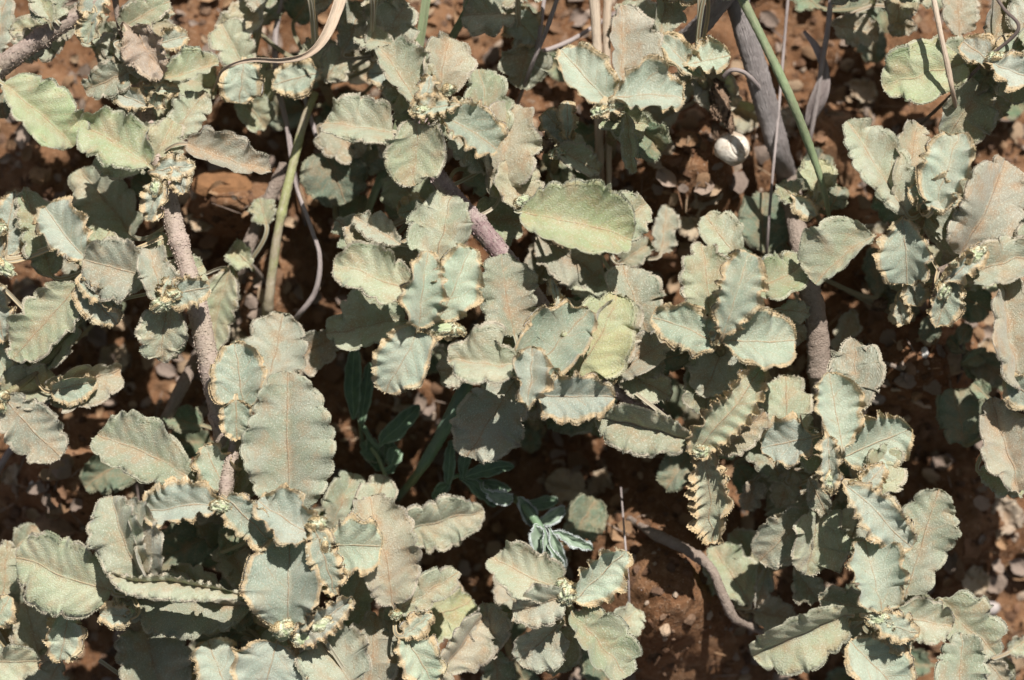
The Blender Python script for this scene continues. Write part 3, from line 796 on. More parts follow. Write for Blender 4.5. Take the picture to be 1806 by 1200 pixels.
# --- top centre
shoot('thick purplish hairy stem through the centre carrying the top leafy rosette',
 [('purple', [(700, 130, -6, 12), (735, 190, 200, 13), (762, 290, 262, 15), (800, 348, 262, 16), (860, 418, 260, 17), (925, 500, 262, 17), (965, 552, 268, 14), (1010, 610, 240, 13), (1090, 688, 235, 13), (1150, 722, 150, 12), (1190, 760, -8, 12)], dict(knots=(0.42,)))], """
692 234 572 216 26 52 300 m
736 216 730 328 46 47 352 m
740 186 670 82 20 56 300 m ruf=4
772 170 792 66 30 48 268 r
806 184 722 196 12 16 372 t ruf=8
748 190 760 132 14 12 366 t ruf=7
780 206 876 264 44 22 350 t ruf=7 bend=4
868 270 846 122 30 42 210 g
880 348 900 182 34 52 220 r w=.5
820 300 880 300 34 36 120 s
985 545 974 492 8 9 300 t
800 230 862 300 16 26 262 m
""", buds=[(790, 158, 366, 12, 10), (745, 196, 366, 14, 9)])
shoot('half-shaded leaf group at the top between the dry curled blade and the green grass',
 [st(655, 100, 110, 30, 60, 8)], """
666 92 716 2 36 44 155 m
606 92 642 8 28 32 120 m
694 78 624 64 18 24 175 m ruf=5
704 132 650 130 20 24 130 t
650 -20 600 -110 44 40 260 m
670 -20 730 -100 40 44 260 g
575 140 616 82 24 26 110 m
""")  # the high leaves past the top edge are unseen, added to cast shade
shoot('cluster of shaded low leaves left of the centre rosette near the thin grey stalks',
 [st(560, 130, 80, 30, 60, 7)], """
562 128 480 150 26 26 120 t
564 136 546 68 22 30 105 m
540 -20 480 -90 44 40 250 m
560 -30 620 -80 30 30 230 t
456 44 482 -14 28 28 40 s
520 36 560 -20 32 28 40 s
586 -4 548 12 14 14 150 m
""")  # two high leaves above the frame are added out of view for their shadow
shoot('dark shaded broad leaf with one lit rusty spot beneath the centre rosette',
 [st(580, 270, 70, 40, 30, 7)], """
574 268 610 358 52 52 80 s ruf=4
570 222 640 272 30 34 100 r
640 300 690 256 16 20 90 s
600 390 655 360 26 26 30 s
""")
shoot('two-tiered pale leaves hanging in the gap between the thin grey stalks at upper left',
 [st(430, 110, 110, 50, 10, 7)], """
432 122 390 42 30 38 140 m
430 112 422 182 34 32 155 t ruf=4
424 172 470 224 30 24 70 g
460 20 440 -30 18 18 120 m
""")

# --- centre
shoot('middle rosette with tall golden-edged folded leaves at its heart',
 [st(745, 575, 320, -60, 60, 10), ('greenfuzzy', [(745, 575, 300, 7), (765, 480, 290, 7), (745, 400, 230, 6), (730, 370, 120, 6)])], """
768 468 796 346 54 42 300 g
832 386 920 388 42 46 190 g
756 364 702 378 16 20 160 t ruf=6
704 430 624 382 18 24 250 m ruf=4
660 440 612 400 18 20 235 r
728 514 588 468 34 48 322 m bend=-3
712 566 576 590 34 52 222 g bend=-3
738 578 680 692 38 42 340 t bend=2 ruf=4
738 576 754 444 24 34 362 t ruf=6 fold=35
776 562 832 438 32 36 338 t ruf=7 fold=20
752 580 814 582 12 12 350 t ruf=8
718 430 780 400 20 18 170 m
""", buds=[(745, 575, 352, 14, 9), (778, 580, 350, 26, 10, 0.0), (806, 584, 350, 12, 9)])

shoot('central shoot with a lemon-yellowing leaf in the middle of its fan',
 [st(912, 655, 300, 40, 110, 10), ('greenfuzzy', [(912, 655, 300, 8), (980, 650, 270, 7), (1080, 660, 235, 6)])], """
908 592 884 448 42 48 300 g bend=3
936 656 1040 546 56 40 322 t ruf=3
1014 668 1090 522 52 52 292 y bend=-3 arch=.08
1036 656 1106 524 30 52 262 r
1084 660 1186 594 34 22 255 r ruf=4
906 646 792 636 30 58 345 m ruf=4.5
850 640 774 656 30 30 210 r
932 716 940 612 24 28 384 t ruf=7 fold=35
950 698 1084 700 32 38 345 t ruf=6
906 674 824 806 54 52 232 m w=.5
1088 650 1184 700 30 28 248 m ruf=5
1220 778 1050 736 44 30 322 m ruf=7 bend=-3
1040 742 960 736 20 22 120 s
1120 660 1172 640 14 14 265 r
""", buds=[(912, 650, 330, 9, 13), (1078, 664, 290, 8, 10)])

shoot('shoot above centre right with one very wide flat green leaf over a second',
 [st(918, 372, 290, 20, -60, 9), ('greenfuzzy', [(918, 372, 290, 6), (985, 430, 180, 6), (1075, 440, 60, 6)])], """
920 376 1114 424 66 42 330 g w=.52 bend=6 arch=.09
1062 420 1140 358 44 36 240 m
952 418 1062 492 28 46 150 r
1142 588 1098 468 38 44 235 m bend=2
1076 506 1004 496 24 28 140 g
1098 462 1148 428 22 18 80 m
1166 446 1176 362 18 24 80 m
""", buds=[(922, 355, 318, 13, 9, 0.5)])
shoot('upper shoot of three leaves, one upright, one leaning left, one frilled to the right',
 [st(1085, 185, 300, -10, 90, 8)], """
1074 184 988 88 26 40 322 t ruf=3
1098 150 1096 10 18 58 300 r w=.5
1084 172 1204 172 48 24 352 t ruf=6.5 bend=3
1100 184 1044 200 10 10 360 t ruf=8
1106 206 1168 268 28 36 180 s
1106 206 1116 306 8 13 250 g
""", buds=[(1060, 196, 356, 18, 9, 0.25), (1085, 186, 356, 12, 9)])
shoot('small curled sage leaves beside a dried brown calyx above the wide flat leaf',
 [st(985, 268, 190, -20, 70, 7)], """
1006 252 962 196 22 20 205 t
1002 248 1000 178 12 10 225 t ruf=6
982 264 1058 304 26 16 222 m
990 280 1024 326 20 24 90 s
""", buds=[(984, 270, 222, 14, 9, 0.3)])
shoot('shaded leaves at the top edge right of the green grass, one with a rusty stripe',
 [st(915, 60, 110, 20, 40, 7)], """
906 24 816 28 36 44 130 m dz=5
902 20 948 76 26 30 125 t
934 72 914 154 40 38 110 g
880 0 940 -40 26 26 140 m
900 -20 830 -100 40 44 260 g
920 -20 1000 -90 44 40 270 m
""")  # last two leaves lie out of view, added to throw shade
shoot('frilled leaf pair above a tan leaf where the grey branch passes',
 [st(1225, 125, 200, 40, 60, 7)], """
1164 68 1178 -30 16 36 215 g
1236 136 1160 68 16 24 240 t ruf=5
1212 114 1288 98 28 18 262 t ruf=6.5
1230 -20 1180 -120 44 40 280 m
1250 -20 1340 -90 46 40 290 g
1240 -10 1160 -50 30 30 240 t
1232 122 1300 186 24 40 125 r dz=-30
""")  # leaves starting above the top edge are unseen, added as shade casters

# --- right of centre
shoot('open star-shaped rosette right of centre with golden wavy leaf edges',
 [st(1264, 595, 310, 30, 110, 9)], """
1252 552 1238 430 42 48 300 m
1276 588 1320 446 30 34 362 t ruf=7 fold=30
1264 606 1150 560 30 34 330 t ruf=6 bend=-4
1276 602 1402 602 50 38 342 t ruf=4
1328 518 1426 460 40 28 280 g
1294 448 1244 380 28 36 215 g
1378 546 1426 552 16 18 210 g ruf=4
1386 570 1418 600 14 16 180 r
1256 612 1244 732 54 42 220 m
1218 622 1128 642 22 24 140 s
1290 440 1330 480 14 14 160 s
""", buds=[(1262, 592, 342, 9, 15)])
shoot('heavily crimped golden-brown shoot, one narrow leaf pointing straight down over dark soil',
 [st(1238, 790, 300, 60, -40, 8)], """
1228 802 1346 650 25 27 335 k ruf=9 bend=3
1244 800 1258 956 23 25 320 k ruf=9 w=.45 dz=-70
1268 798 1350 726 16 26 300 r ruf=5
""", buds=[(1238, 796, 335, 15, 11)])
shoot('grey-brown jointed stem right of centre, with a pale green heart-shaped leaf across it',
 [('brown', [(1390, 300, -8, 17), (1400, 370, 110, 18), (1420, 470, 170, 19), (1438, 560, 178, 20), (1445, 640, 160, 20), (1450, 740, 120, 17), (1455, 850, 90, 14), (1450, 980, -8, 12)], dict(knots=(0.52, 0.6), rough=0.1))], """
1540 418 1438 502 12 66 320 g w=.55 bend=-8 arch=.02
1486 790 1462 658 30 40 340 t ruf=4
1500 724 1512 602 42 40 262 m
1386 768 1386 664 44 42 200 m
1488 806 1606 756 40 46 262 t
1432 772 1342 790 32 40 280 t
1382 850 1328 766 26 28 150 m
1396 828 1374 896 22 20 150 r
1332 848 1318 900 18 17 110 r
1300 820 1340 880 20 20 60 s
1460 772 1464 872 14 16 362 t ruf=9 fold=40
1540 872 1568 784 28 38 262 m
""", buds=[(1462, 800, 352, 13, 17), (1462, 845, 352, 11, 20)])
shoot('pale folded leaves over deep shade in the lower right, lit on their left halves',
 [st(1455, 895, 190, 20, 80, 8)], """
1430 904 1338 988 42 38 200 m
1444 896 1422 1014 58 34 220 m ruf=4
1404 1008 1442 1060 22 24 140 m
1430 850 1458 908 12 16 240 m
1480 890 1506 980 20 18 80 s
1352 1004 1334 1072 14 10 120 m
""")
shoot('frilly-edged shoot in the lower right with a tall pointed pale green leaf behind',
 [st(1500, 850, 300, 60, 100, 8), ('greenfuzzy', [(1500, 850, 290, 6), (1560, 940, 260, 6), (1590, 1030, 180, 6)])], """
1494 856 1608 966 28 30 336 t ruf=7
1598 1048 1656 862 50 44 240 g w=.48
1514 870 1560 820 16 14 300 t ruf=7
""", buds=[(1505, 858, 322, 12, 9)])
shoot('bottom right cluster around a pale crinkled bud with a big lime-tinged leaf',
 [st(1555, 1085, 270, -20, 100, 10), ('greenfuzzy', [(1555, 1085, 260, 6), (1500, 1090, 270, 6)]), ('greenfuzzy', [(1555, 1085, 240, 6), (1660, 1070, 180, 6), (1700, 1200, 120, 6)])], """
1494 1086 1328 1158 54 34 305 g bend=-4 w=.48
1556 1078 1524 954 34 50 330 t ruf=5.5
1566 1084 1680 1106 38 32 262 m
1660 1060 1756 1156 52 36 205 g
1692 1236 1696 1116 40 42 262 g
1500 1132 1592 1226 48 36 290 t ruf=4
1534 1088 1620 1118 20 20 335 t ruf=8
1520 1100 1490 1036 20 22 150 s
1560 1120 1608 1140 14 16 290 t ruf=6
1740 1165 1776 1210 18 20 180 m
1780 1150 1812 1128 16 18 120 m
""", buds=[(1550, 1092, 330, 18, 13), (1572, 1104, 330, 15, 10)])
shoot('small low leaf beside the creeping brown stem near the bottom',
 [st(1300, 1070, 60, 20, 20, 6)], """
1322 1064 1258 964 36 42 85 g
1262 1010 1240 1050 12 12 60 g
""")

# --- bottom centre
shoot('compact shoot at the bottom centre with a golden knobbly bud in its middle',
 [st(1000, 1062, 240, 20, 90, 9), ('greenfuzzy', [(1000, 1062, 220, 6), (975, 1110, 190, 6)])], """
986 1042 870 984 34 48 262 m w=.52
998 1052 904 1078 36 28 300 m ruf=4
1014 1058 1104 972 26 36 296 t ruf=7
1008 1082 1106 1194 50 26 275 g ruf=4 bend=3
1078 1124 1124 1074 28 30 150 g
984 1106 914 1168 46 32 240 m
1016 1116 960 1182 30 30 185 r
1034 1132 1082 1214 22 26 110 s
""", buds=[(1000, 1048, 305, 14, 17), (990, 1030, 300, 10, 9)])

# --- top right
shoot('big pale notched leaf at upper right with a frilled golden-edged leaf beside it',
 [st(1625, 375, 250, -10, 60, 9)], """
1596 376 1494 214 32 50 290 g w=.5
1588 370 1618 216 30 42 272 r
1646 372 1690 236 40 28 352 t ruf=6.5
1690 352 1602 336 22 28 356 t ruf=6.5
1620 386 1540 350 24 24 180 s
""", buds=[(1660, 356, 345, 12, 9)])
shoot('leaves in the top right corner crossed by a pale straw and a wiry stem',
 [st(1735, 118, 230, 20, 90, 9)], """
1700 112 1556 152 42 54 240 g
1730 152 1666 248 52 34 205 m ruf=5 w=.45
1748 112 1698 74 20 24 282 t
1750 112 1822 142 28 24 310 t ruf=6
1760 98 1812 76 20 20 290 t ruf=5
1810 90 1900 40 44 40 300 g
1800 90 1890 160 40 40 280 m
1800 60 1860 -60 44 44 290 m
1746 84 1794 -34 34 62 262 r
1692 62 1688 -22 28 32 150 r
""", buds=[(1755, 102, 305, 14, 10)])  # outermost leaves lie beyond the corner, added for the shade they cast
shoot('rusty and shaded leaves along the top edge right of the grey stalks',
 [st(1540, 10, 80, 10, -40, 7)], """
1472 44 1550 62 24 24 80 r
1500 20 1570 -10 24 24 60 s
1586 -24 1584 42 28 24 140 r
1588 30 1592 64 20 20 90 r
1440 10 1400 -30 26 26 60 s
1630 -5 1620 -50 24 24 90 s
1545 -30 1490 -110 48 44 270 m
1550 -30 1640 -100 44 44 280 g
1560 -20 1660 -40 34 30 240 m
1530 -20 1450 -40 36 30 230 r
""")  # last four leaves sit above the frame, added to shade what lies below
shoot('shoot near the right edge with a long crinkled bud spike and broad buff leaf',
 [st(1655, 478, 270, -10, 70, 8, 'brown'), ('brown', [(1655, 478, 270, 6), (1700, 465, 270, 6), (1790, 480, 200, 6)])], """
1592 388 1600 502 30 44 292 t ruf=5.5 w=.6
1696 448 1774 284 46 62 270 r w=.48
1810 480 1900 420 44 40 290 g
1810 470 1860 360 40 44 300 m
1690 486 1824 448 40 30 312 m ruf=6
1664 498 1738 440 12 14 350 t ruf=9 fold=35
1682 486 1652 576 26 20 332 t ruf=6
1612 492 1614 540 20 20 200 t
1584 530 1592 574 12 14 180 t
1650 560 1630 600 14 14 110 s
""", buds=[(1690, 474, 345, 24, 12, 0.7), (1718, 452, 350, 20, 12, 0.6), (1664, 510, 342, 12, 16)])  # two leaves past the right edge are out of view, added to cast shade
shoot('leaves running down the right edge, the upper one long and buff with rust flush',
 [st(1800, 690, 250, 60, 40, 9)], """
1820 700 1920 640 44 44 300 m
1820 690 1900 780 44 40 290 g
1830 640 1900 540 44 44 280 m
1800 696 1764 498 30 58 320 r w=.52
1772 664 1836 714 22 26 335 t ruf=6
1796 866 1748 702 40 46 275 r ruf=4 w=.5
1728 832 1812 858 22 26 200 g
1700 782 1682 686 38 44 60 s
1740 700 1716 676 14 14 100 s
""")  # first three leaves lie unseen past the right edge, added for their shadow
shoot('dark sprig of tiny shaded leaves at the right between soil and the long buff leaf',
 [('darkthin', [(1680, 690, -6, 4), (1700, 640, 40, 4), (1690, 590, 70, 3)])], """
1700 640 1740 620 10 12 60 s
1698 620 1672 596 10 10 60 s
1704 648 1734 662 9 10 50 s
1694 604 1706 572 10 10 75 s
1740 640 1762 664 10 12 50 s
""", name='leafy_shoot')
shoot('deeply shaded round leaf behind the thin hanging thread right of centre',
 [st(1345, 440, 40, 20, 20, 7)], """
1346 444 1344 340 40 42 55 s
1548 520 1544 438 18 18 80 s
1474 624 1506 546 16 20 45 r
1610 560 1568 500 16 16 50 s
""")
shoot('tiny round yellow-green leaves of a seedling where the green stalk ends at upper right',
 [st(1432, 362, 120, 20, 40, 4)], """
1440 338 1442 282 27 27 165 y ruf=0.5
1404 356 1378 322 20 18 150 g ruf=1
1402 348 1438 382 12 15 160 t ruf=1
1430 364 1452 332 13 13 150 t ruf=1
1466 366 1482 330 16 16 130 s ruf=1
""", group='small round-leaved seedlings', name='seedling', cat='seedling')
shoot('two tiny round green leaves beside the brown side stem at left',
 [('brown', [(468, 500, -6, 6), (445, 470, 45, 5), (425, 460, 60, 4)])], """
442 468 408 436 22 20 110 g ruf=0.6
412 470 396 498 12 10 100 t ruf=4
470 396 458 350 20 20 90 g ruf=1
""", group='small round-leaved seedlings', name='seedling', cat='seedling')

# ------------------------------------------------------------------ single stalks, blades and twigs
def stick(name, label, cat, mat, pts, group=None, **kw):
    o = tube(name, pts, SM[mat], **kw); return tag(o, label, cat, group)
def blade(name, label, cat, mat, pts, group=None, **kw):
    o = ribbon(name, pts, SM[mat], **kw); return tag(o, label, cat, group)

stick('dead_branch', 'thick weathered grey dead branch running down from the top edge right of centre', 'branch', 'woody',
  [(1285, -50, 150, 22), (1305, 20, 150, 21), (1330, 110, 130, 22), (1355, 200, 90, 21), (1378, 280, 40, 20), (1392, 330, -10, 15)], seed=11, rough=0.05, seg=28)
stick('dead_branch', 'pinkish grey cracked branch leaning in from the top edge toward the frilled leaf pair', 'branch', 'woody',
  [(1310, -45, 190, 17), (1262, 15, 170, 18), (1225, 55, 130, 17), (1180, 85, 60, 15), (1140, 100, -8, 12)], seed=12, rough=0.07, seg=24, knots=(0.5,))
stick('grass_stalk', 'slender green stalk slanting over the thick grey dead branch', 'grass stalk', 'green',
  [(1290, -40, 310, 8), (1345, 70, 300, 8), (1395, 175, 280, 7.5), (1432, 270, 230, 7), (1452, 330, 200, 6), (1462, 385, 120, 4), (1466, 420, -5, 3)], group='grass stalks', seed=13)
stick('grass_stalk', 'pale buff straw ending over the leaf in the top right', 'grass stalk', 'straw',
  [(1636, -60, 300, 5), (1655, 40, 310, 5), (1672, 120, 300, 5), (1682, 172, 270, 4), (1690, 215, 100, 3), (1694, 240, -6, 3)], group='grass stalks', seed=14)
stick('grass_stalk', 'dark wiry stem bent at an elbow near the top right corner', 'grass stalk', 'darkthin',
  [(1740, -30, 300, 3.2), (1770, 15, 320, 3.2), (1796, 52, 330, 3.4), (1740, 105, 290, 3.2), (1668, 178, 200, 3), (1600, 240, 90, 3), (1570, 268, -6, 3)], group='grass stalks', seed=15)
stick('grass_stalk', 'left one of two parallel straws dropping from the top edge to the wide leaf', 'grass stalk', 'straw',
  [(1045, -40, 120, 10), (1052, 60, 110, 9.5), (1056, 180, 90, 9), (1058, 300, 60, 8), (1064, 380, -6, 6)], group='grass stalks', seed=16)
stick('grass_stalk', 'right one of two parallel straws dropping from the top edge to the wide leaf', 'grass stalk', 'straw',
  [(1074, -40, 125, 7), (1070, 60, 112, 7), (1073, 200, 92, 7), (1074, 330, 60, 5), (1078, 470, 20, 4), (1080, 520, -6, 4)], group='grass stalks', seed=17)
stick('grass_stalk', 'thin brownish stalk slanting from the top edge past the greener leaf with a stripe', 'grass stalk', 'greythin',
  [(992, -30, 190, 4), (965, 50, 180, 4), (940, 110, 150, 4), (918, 170, 60, 3), (905, 200, -6, 3)], group='grass stalks', seed=18)
stick('grass_stalk', 'second thin stalk crossing behind the first near the top edge', 'grass stalk', 'greythin',
  [(962, -20, 120, 3.5), (952, 60, 130, 4), (950, 90, 100, 4), (1000, 75, 60, 4.5), (1046, 48, 30, 4), (1090, 20, -6, 4)], group='grass stalks', seed=19)
stick('grass_stalk', 'yellow-green spotted stalk standing in the gap left of centre', 'grass stalk', 'yellowgreen',
  [(556, 165, 60, 7), (536, 215, 90, 8), (512, 310, 105, 8), (492, 400, 105, 8.5), (480, 480, 90, 9), (472, 550, 60, 9), (468, 610, -6, 10)], group='grass stalks', seed=20, knots=(0.4, 0.7))
stick('dry_twig', 'thin grey twig curving like a hook in the gap left of centre', 'twig', 'greythin',
  [(505, 225, 60, 3), (520, 320, 100, 3.4), (548, 400, 120, 4), (564, 455, 125, 4.5), (556, 515, 110, 5), (524, 560, 70, 5), (505, 590, -6, 4)], group='dry twigs', seed=21)
stick('dry_twig', 'long faint grey twig dropping from the dry curled blade at upper left', 'twig', 'greythin',
  [(508, -30, 30, 4), (486, 60, 40, 6), (490, 150, 50, 6), (508, 230, 40, 4), (524, 330, 30, 3.5), (540, 400, -5, 3)], group='dry twigs', seed=22)
stick('dry_twig', 'short grey twig beside the yellow-green spotted stalk', 'twig', 'greythin',
  [(532, 150, 70, 4), (545, 200, 70, 4.5), (566, 262, 60, 4.5), (580, 300, -6, 4)], group='dry twigs', seed=23)
stick('dry_twig', 'smooth brown twig running down-left beside the yellow-green spotted stalk', 'twig', 'brown',
  [(502, 290, 70, 10), (480, 340, 70, 13), (448, 410, 60, 13), (420, 480, 40, 12), (400, 540, -8, 10)], group='dry twigs', seed=24)
stick('dry_twig', 'brown twig lying in deep shade under the long pinkish stem at left', 'twig', 'brown',
  [(350, 620, -6, 9), (332, 660, 50, 11), (305, 715, 70, 12), (285, 760, 40, 11), (270, 800, -6, 9)], group='dry twigs', seed=25)
stick('dry_twig', 'creeping brown stem across the soil in the lower right of centre', 'twig', 'brown',
  [(1110, 915, -6, 8), (1150, 940, 80, 9), (1210, 970, 110, 9), (1252, 1000, 130, 8), (1275, 1050, 130, 8), (1295, 1090, 110, 7), (1330, 1108, 60, 6), (1375, 1130, 40, 6), (1420, 1160, -8, 5)], group='dry twigs', seed=26, knots=(0.3, 0.6), rough=0.14)
stick('dry_twig', 'grey stick at the left edge pointing up beside the bare soil', 'twig', 'greythin',
  [(-30, 880, 20, 7), (5, 815, 60, 7), (40, 765, 70, 6), (70, 730, 20, 5), (90, 705, -6, 4)], group='dry twigs', seed=27)
stick('dry_twig', 'fine white thread-like stem hanging left of the small round seedling', 'twig', 'greythin',
  [(1392, -30, 110, 3), (1382, 90, 100, 3), (1372, 210, 100, 2.8), (1360, 340, 110, 2.6), (1352, 445, 60, 2.6), (1350, 480, -6, 2)], group='dry twigs', seed=28)
stick('dry_twig', 'grey-brown dry stalk above the twisted papery strip at upper right', 'twig', 'greythin',
  [(1468, -30, 120, 4.5), (1460, 50, 110, 5), (1450, 110, 90, 5), (1440, 180, 60, 5), (1428, 250, 20, 4), (1424, 280, -6, 4)], group='dry twigs', seed=29)
stick('dry_twig', 'hair-thin pale thread over the soil right of the silvery weed', 'twig', 'greythin',
  [(1095, 860, 40, 1.6), (1102, 950, 140, 2), (1108, 1020, 150, 2.2), (1110, 1080, 120, 2), (1111, 1100, -5, 2)], group='dry twigs', seed=30)
stick('dry_twig', 'fine dark wire-like twig over the shaded hollow left of the golden bud shoot', 'twig', 'darkthin',
  [(240, 850, -6, 2), (244, 880, 60, 2), (246, 930, 70, 2), (250, 960, 20, 2), (252, 980, -6, 2)], group='dry twigs', seed=31)
stick('grass_stalk', 'smooth thick blue-green stalk in the shade below the middle', 'grass stalk', 'bluegreen',
  [(842, 600, 60, 10), (826, 665, 140, 13), (800, 725, 140, 13), (765, 790, 110, 11), (735, 838, 70, 8), (700, 880, -6, 6)], group='grass stalks', seed=32)
for pts, lab, sd_ in [
  ([(520, 1105, 10, 5), (548, 1096, 15, 5), (600, 1100, 10, 5)], None, 1)][:0]: pass
# litter sticks on the soil at right and left
for i, (x0, y0, x1, y1, rr, lab) in enumerate([
  (1590, 660, 1700, 672, 6, 'longest grey stick lying flat on the soil at right'),
  (1572, 688, 1668, 672, 5, 'bleached stick crossing the longest one on the soil at right'),
  (1560, 640, 1620, 655, 5, 'short brown stick above the crossed pair on the soil at right'),
  (1610, 706, 1660, 716, 7, 'pale stubby stick below the crossed pair on the soil at right'),
  (60, 905, 120, 860, 3, 'thin stick on the bare soil at left'),
  (1180, 1175, 1215, 1140, 5, 'white splinter on the soil near the bottom'),
  (1215, 1060, 1232, 1085, 3, 'tiny pale splinter on the soil in shade of the creeping stem'),
  (1250, 1120, 1330, 1140, 8, 'rough brown root piece at the foot of the bottom soil patch')]):
    g0 = gpt(x0, y0) / K; g1 = gpt(x1, y1) / K
    stick('fallen_stick', lab, 'stick', ['greythin', 'straw', 'brown', 'straw', 'greythin', 'straw', 'straw', 'brown'][i],
          [(x0, y0, g0 + rr*1.4, rr*0.6), ((x0+x1)/2, (y0+y1)/2 + 3, (g0+g1)/2 + rr*1.6, rr), (x1, y1, g1 + rr, rr*0.6)], group='fallen sticks', seed=40+i)

blade('green_grass', 'long green grass blade passing behind the top centre rosette', 'grass blade', 'green',
  [(760, -50, 150, 7), (752, 0, 150, 8), (738, 85, 130, 8), (712, 190, 100, 8), (680, 290, 80, 8), (650, 370, 50, 7), (630, 430, -6, 6)], group='grass blades', seed=51, fold=0.45)
blade('green_grass', 'short green grass blade leaning right at the top edge', 'grass blade', 'green',
  [(850, -60, 150, 7), (828, 10, 140, 8), (800, 62, 110, 7), (775, 110, 60, 6), (760, 160, -6, 5)], group='grass blades', seed=52, fold=0.45)
blade('dried_grass', 'long tan dried grass blade arching in from the top edge and curling left', 'grass blade', 'straw',
  [(612, -60, 260, 12), (598, 0, 300, 11), (575, 60, 325, 9), (545, 94, 335, 6), (500, 106, 335, 5), (440, 106, 325, 4), (395, 122, 300, 2.5), (380, 150, 180, 2), (372, 170, 20, 2), (372, 175, -6, 2)], twist=(0.2, 1.3), seed=53, fold=0.6)
blade('dry_strip', 'twisted grey papery strip of dead leaf at upper right', 'dead leaf', 'greythin',
  [(1418, 55, 70, 3), (1440, 85, 85, 7), (1452, 120, 80, 9), (1448, 160, 70, 15), (1432, 195, 50, 14), (1420, 228, 25, 5), (1416, 245, -5, 2)], twist=(-0.4, 1.0), seed=54, fold=0.5)

# dried hanging pod on its grey stalk
DRY = simple_material('dry_pod', (0.36, 0.25, 0.17), (0.26, 0.165, 0.105), 900, 0.0006, 0.85)
root = empty('dried_pod', at(1272, 180, 150)); tag(root, 'shrivelled brown seed pod hanging from a hooked grey stalk above the snail shell', 'seed pod')
bpy.context.view_layer.update()
tube('stalk', [(1345, 170, 100, 7), (1335, 150, 140, 4.5), (1312, 128, 165, 4), (1290, 124, 165, 4), (1276, 136, 150, 4.5)], SM['greythin'], root, seed=61, knots=(0.0,))
bud(1272, 184, 120, 18, 44, 62, root, rot=0.12, mat=DRY, name='husk', lobes=22, hairl=5)
bud(1262, 230, 100, 7, 16, 63, root, rot=0.05, mat=DRY, name='husk_tip', lobes=8, sub=3)
bud(1288, 222, 100, 6, 20, 64, root, rot=-0.05, mat=DRY, name='husk_tip', lobes=8, sub=3)
# brown dried calyx
o = bud(958, 256, 215, 20, 15, 65, None, rot=0.3, mat=DRY, name='dried_calyx', lobes=34, hairl=3)
root2 = tag(o, 'knobbly brown dried calyx beside the small curled sage leaves', 'seed head')
o = bud(1552, 538, 60, 16, 13, 66, None, rot=0.3, mat=DRY, name='dried_calyx', lobes=30, hairl=3)
tag(o, 'brown dried seed head on the shaded soil right of the jointed stem', 'seed head')

# snail shell
def snail():
    V, F = ico(6); cx, cy = 1290, 263; C = at(cx, cy, 85); R0 = 33 * K
    ax = norm(np.array([0.62, 0.10, 0.75])); e1 = norm(np.cross(ax, [0, 1.0, 0])); e2 = np.cross(ax, e1)
    z = V @ ax; th = np.arctan2(V @ e2, V @ e1); ph = np.arccos(np.clip(z, -1, 1))
    w = th / (2 * pi) + 1.9 * np.log(np.maximum(ph, 0.02) / 0.10) / np.log(12.0) * 1.25
    f = np.abs((w % 1.0) - 0.5) * 2; groove = np.exp(-((1 - f) / 0.16)**2) * np.clip((2.0 - ph) * 2, 0, 1)
    rad = 1 - 0.06 * groove + 0.12 * np.clip(z, 0, 1)**3
    rad = rad * (1 - 0.35 * np.exp(-(((V @ norm(np.array([-0.5, -0.8, -0.1]))) - 1) / 0.10)**2))
    Q = V * rad[:, None] * R0 * 0.97 + C
    m, nt, p = nodes_of('shell'); b = NB(nt); tc = b.n('ShaderNodeTexCoord').outputs['Object']
    n0 = b.noise(tc, 350, 3, 0.6); c_ = b.mix(b.ramp(n0, 0.44, 0.58), (0.66, 0.60, 0.51), (0.42, 0.33, 0.24))
    n1 = b.noise(tc, 1300, 3, 0.6); c_ = b.mix(b.ramp(n1, 0.5, 0.7, 0, 0.6), c_, (0.74, 0.70, 0.63))
    a = b.attr('lf'); sp = b.n('ShaderNodeSeparateXYZ'); nt.links.new(a.outputs['Vector'], sp.inputs[0])
    c_ = b.mix(b.math('MULTIPLY', sp.outputs[0], 0.25), c_, (0.50, 0.42, 0.33))
    b.put(p.inputs['Base Color'], c_); p.inputs['Roughness'].default_value = 0.5
    b.put(p.inputs['Normal'], b.bump(b.math('ADD', n0, n1), 0.0003, 0.6))
    return tag(make_obj('snail_shell', Q, [], F, m, lf=np.stack([groove, groove, groove], 1), origin=C), 'small cream snail shell with a spiral, lying under the dried pod', 'snail shell')
snail()

# ------------------------------------------------------------------ legume weed with narrow leaflets
def leaflet_material(name, c1, c2, silver):
    m, nt, p = nodes_of(name); b = NB(nt); a = b.attr('lf'); sep = b.n('ShaderNodeSeparateXYZ'); nt.links.new(a.outputs['Vector'], sep.inputs[0])
    n0 = b.noise(a.outputs['Vector'], 0.8, 3); c = b.mix(b.ramp(n0, 0.35, 0.65), c1, c2)
    c = b.mix(b.ramp(b.math('ABSOLUTE', sep.outputs[1]), 0.03, 0.12, 0.6, 0.0), c, (0.24, 0.34, 0.20))
    c = b.mix(b.ramp(sep.outputs[2], 0.90, 1.0, 0.0, 0.7), c, silver)
    b.put(p.inputs['Base Color'], c); p.inputs['Roughness'].default_value = 0.5
    p.inputs['Sheen Weight'].default_value = 0.3
    b.put(p.inputs['Normal'], b.bump(b.noise(a.outputs['Vector'], 5, 2), 0.0001, 0.5)); return m
LM['w'] = leaflet_material('weed_leaflet', (0.075, 0.135, 0.075), (0.10, 0.165, 0.085), (0.25, 0.33, 0.22)); KIND['w'] = (0.3, 60, 0.0, 1.2)
LM['v'] = leaflet_material('silver_leaflet', (0.15, 0.21, 0.14), (0.22, 0.28, 0.20), (0.62, 0.65, 0.64)); KIND['v'] = (0.6, 60, 0.0, 2.2)
WG = 'narrow-leaved weeds in the shade'
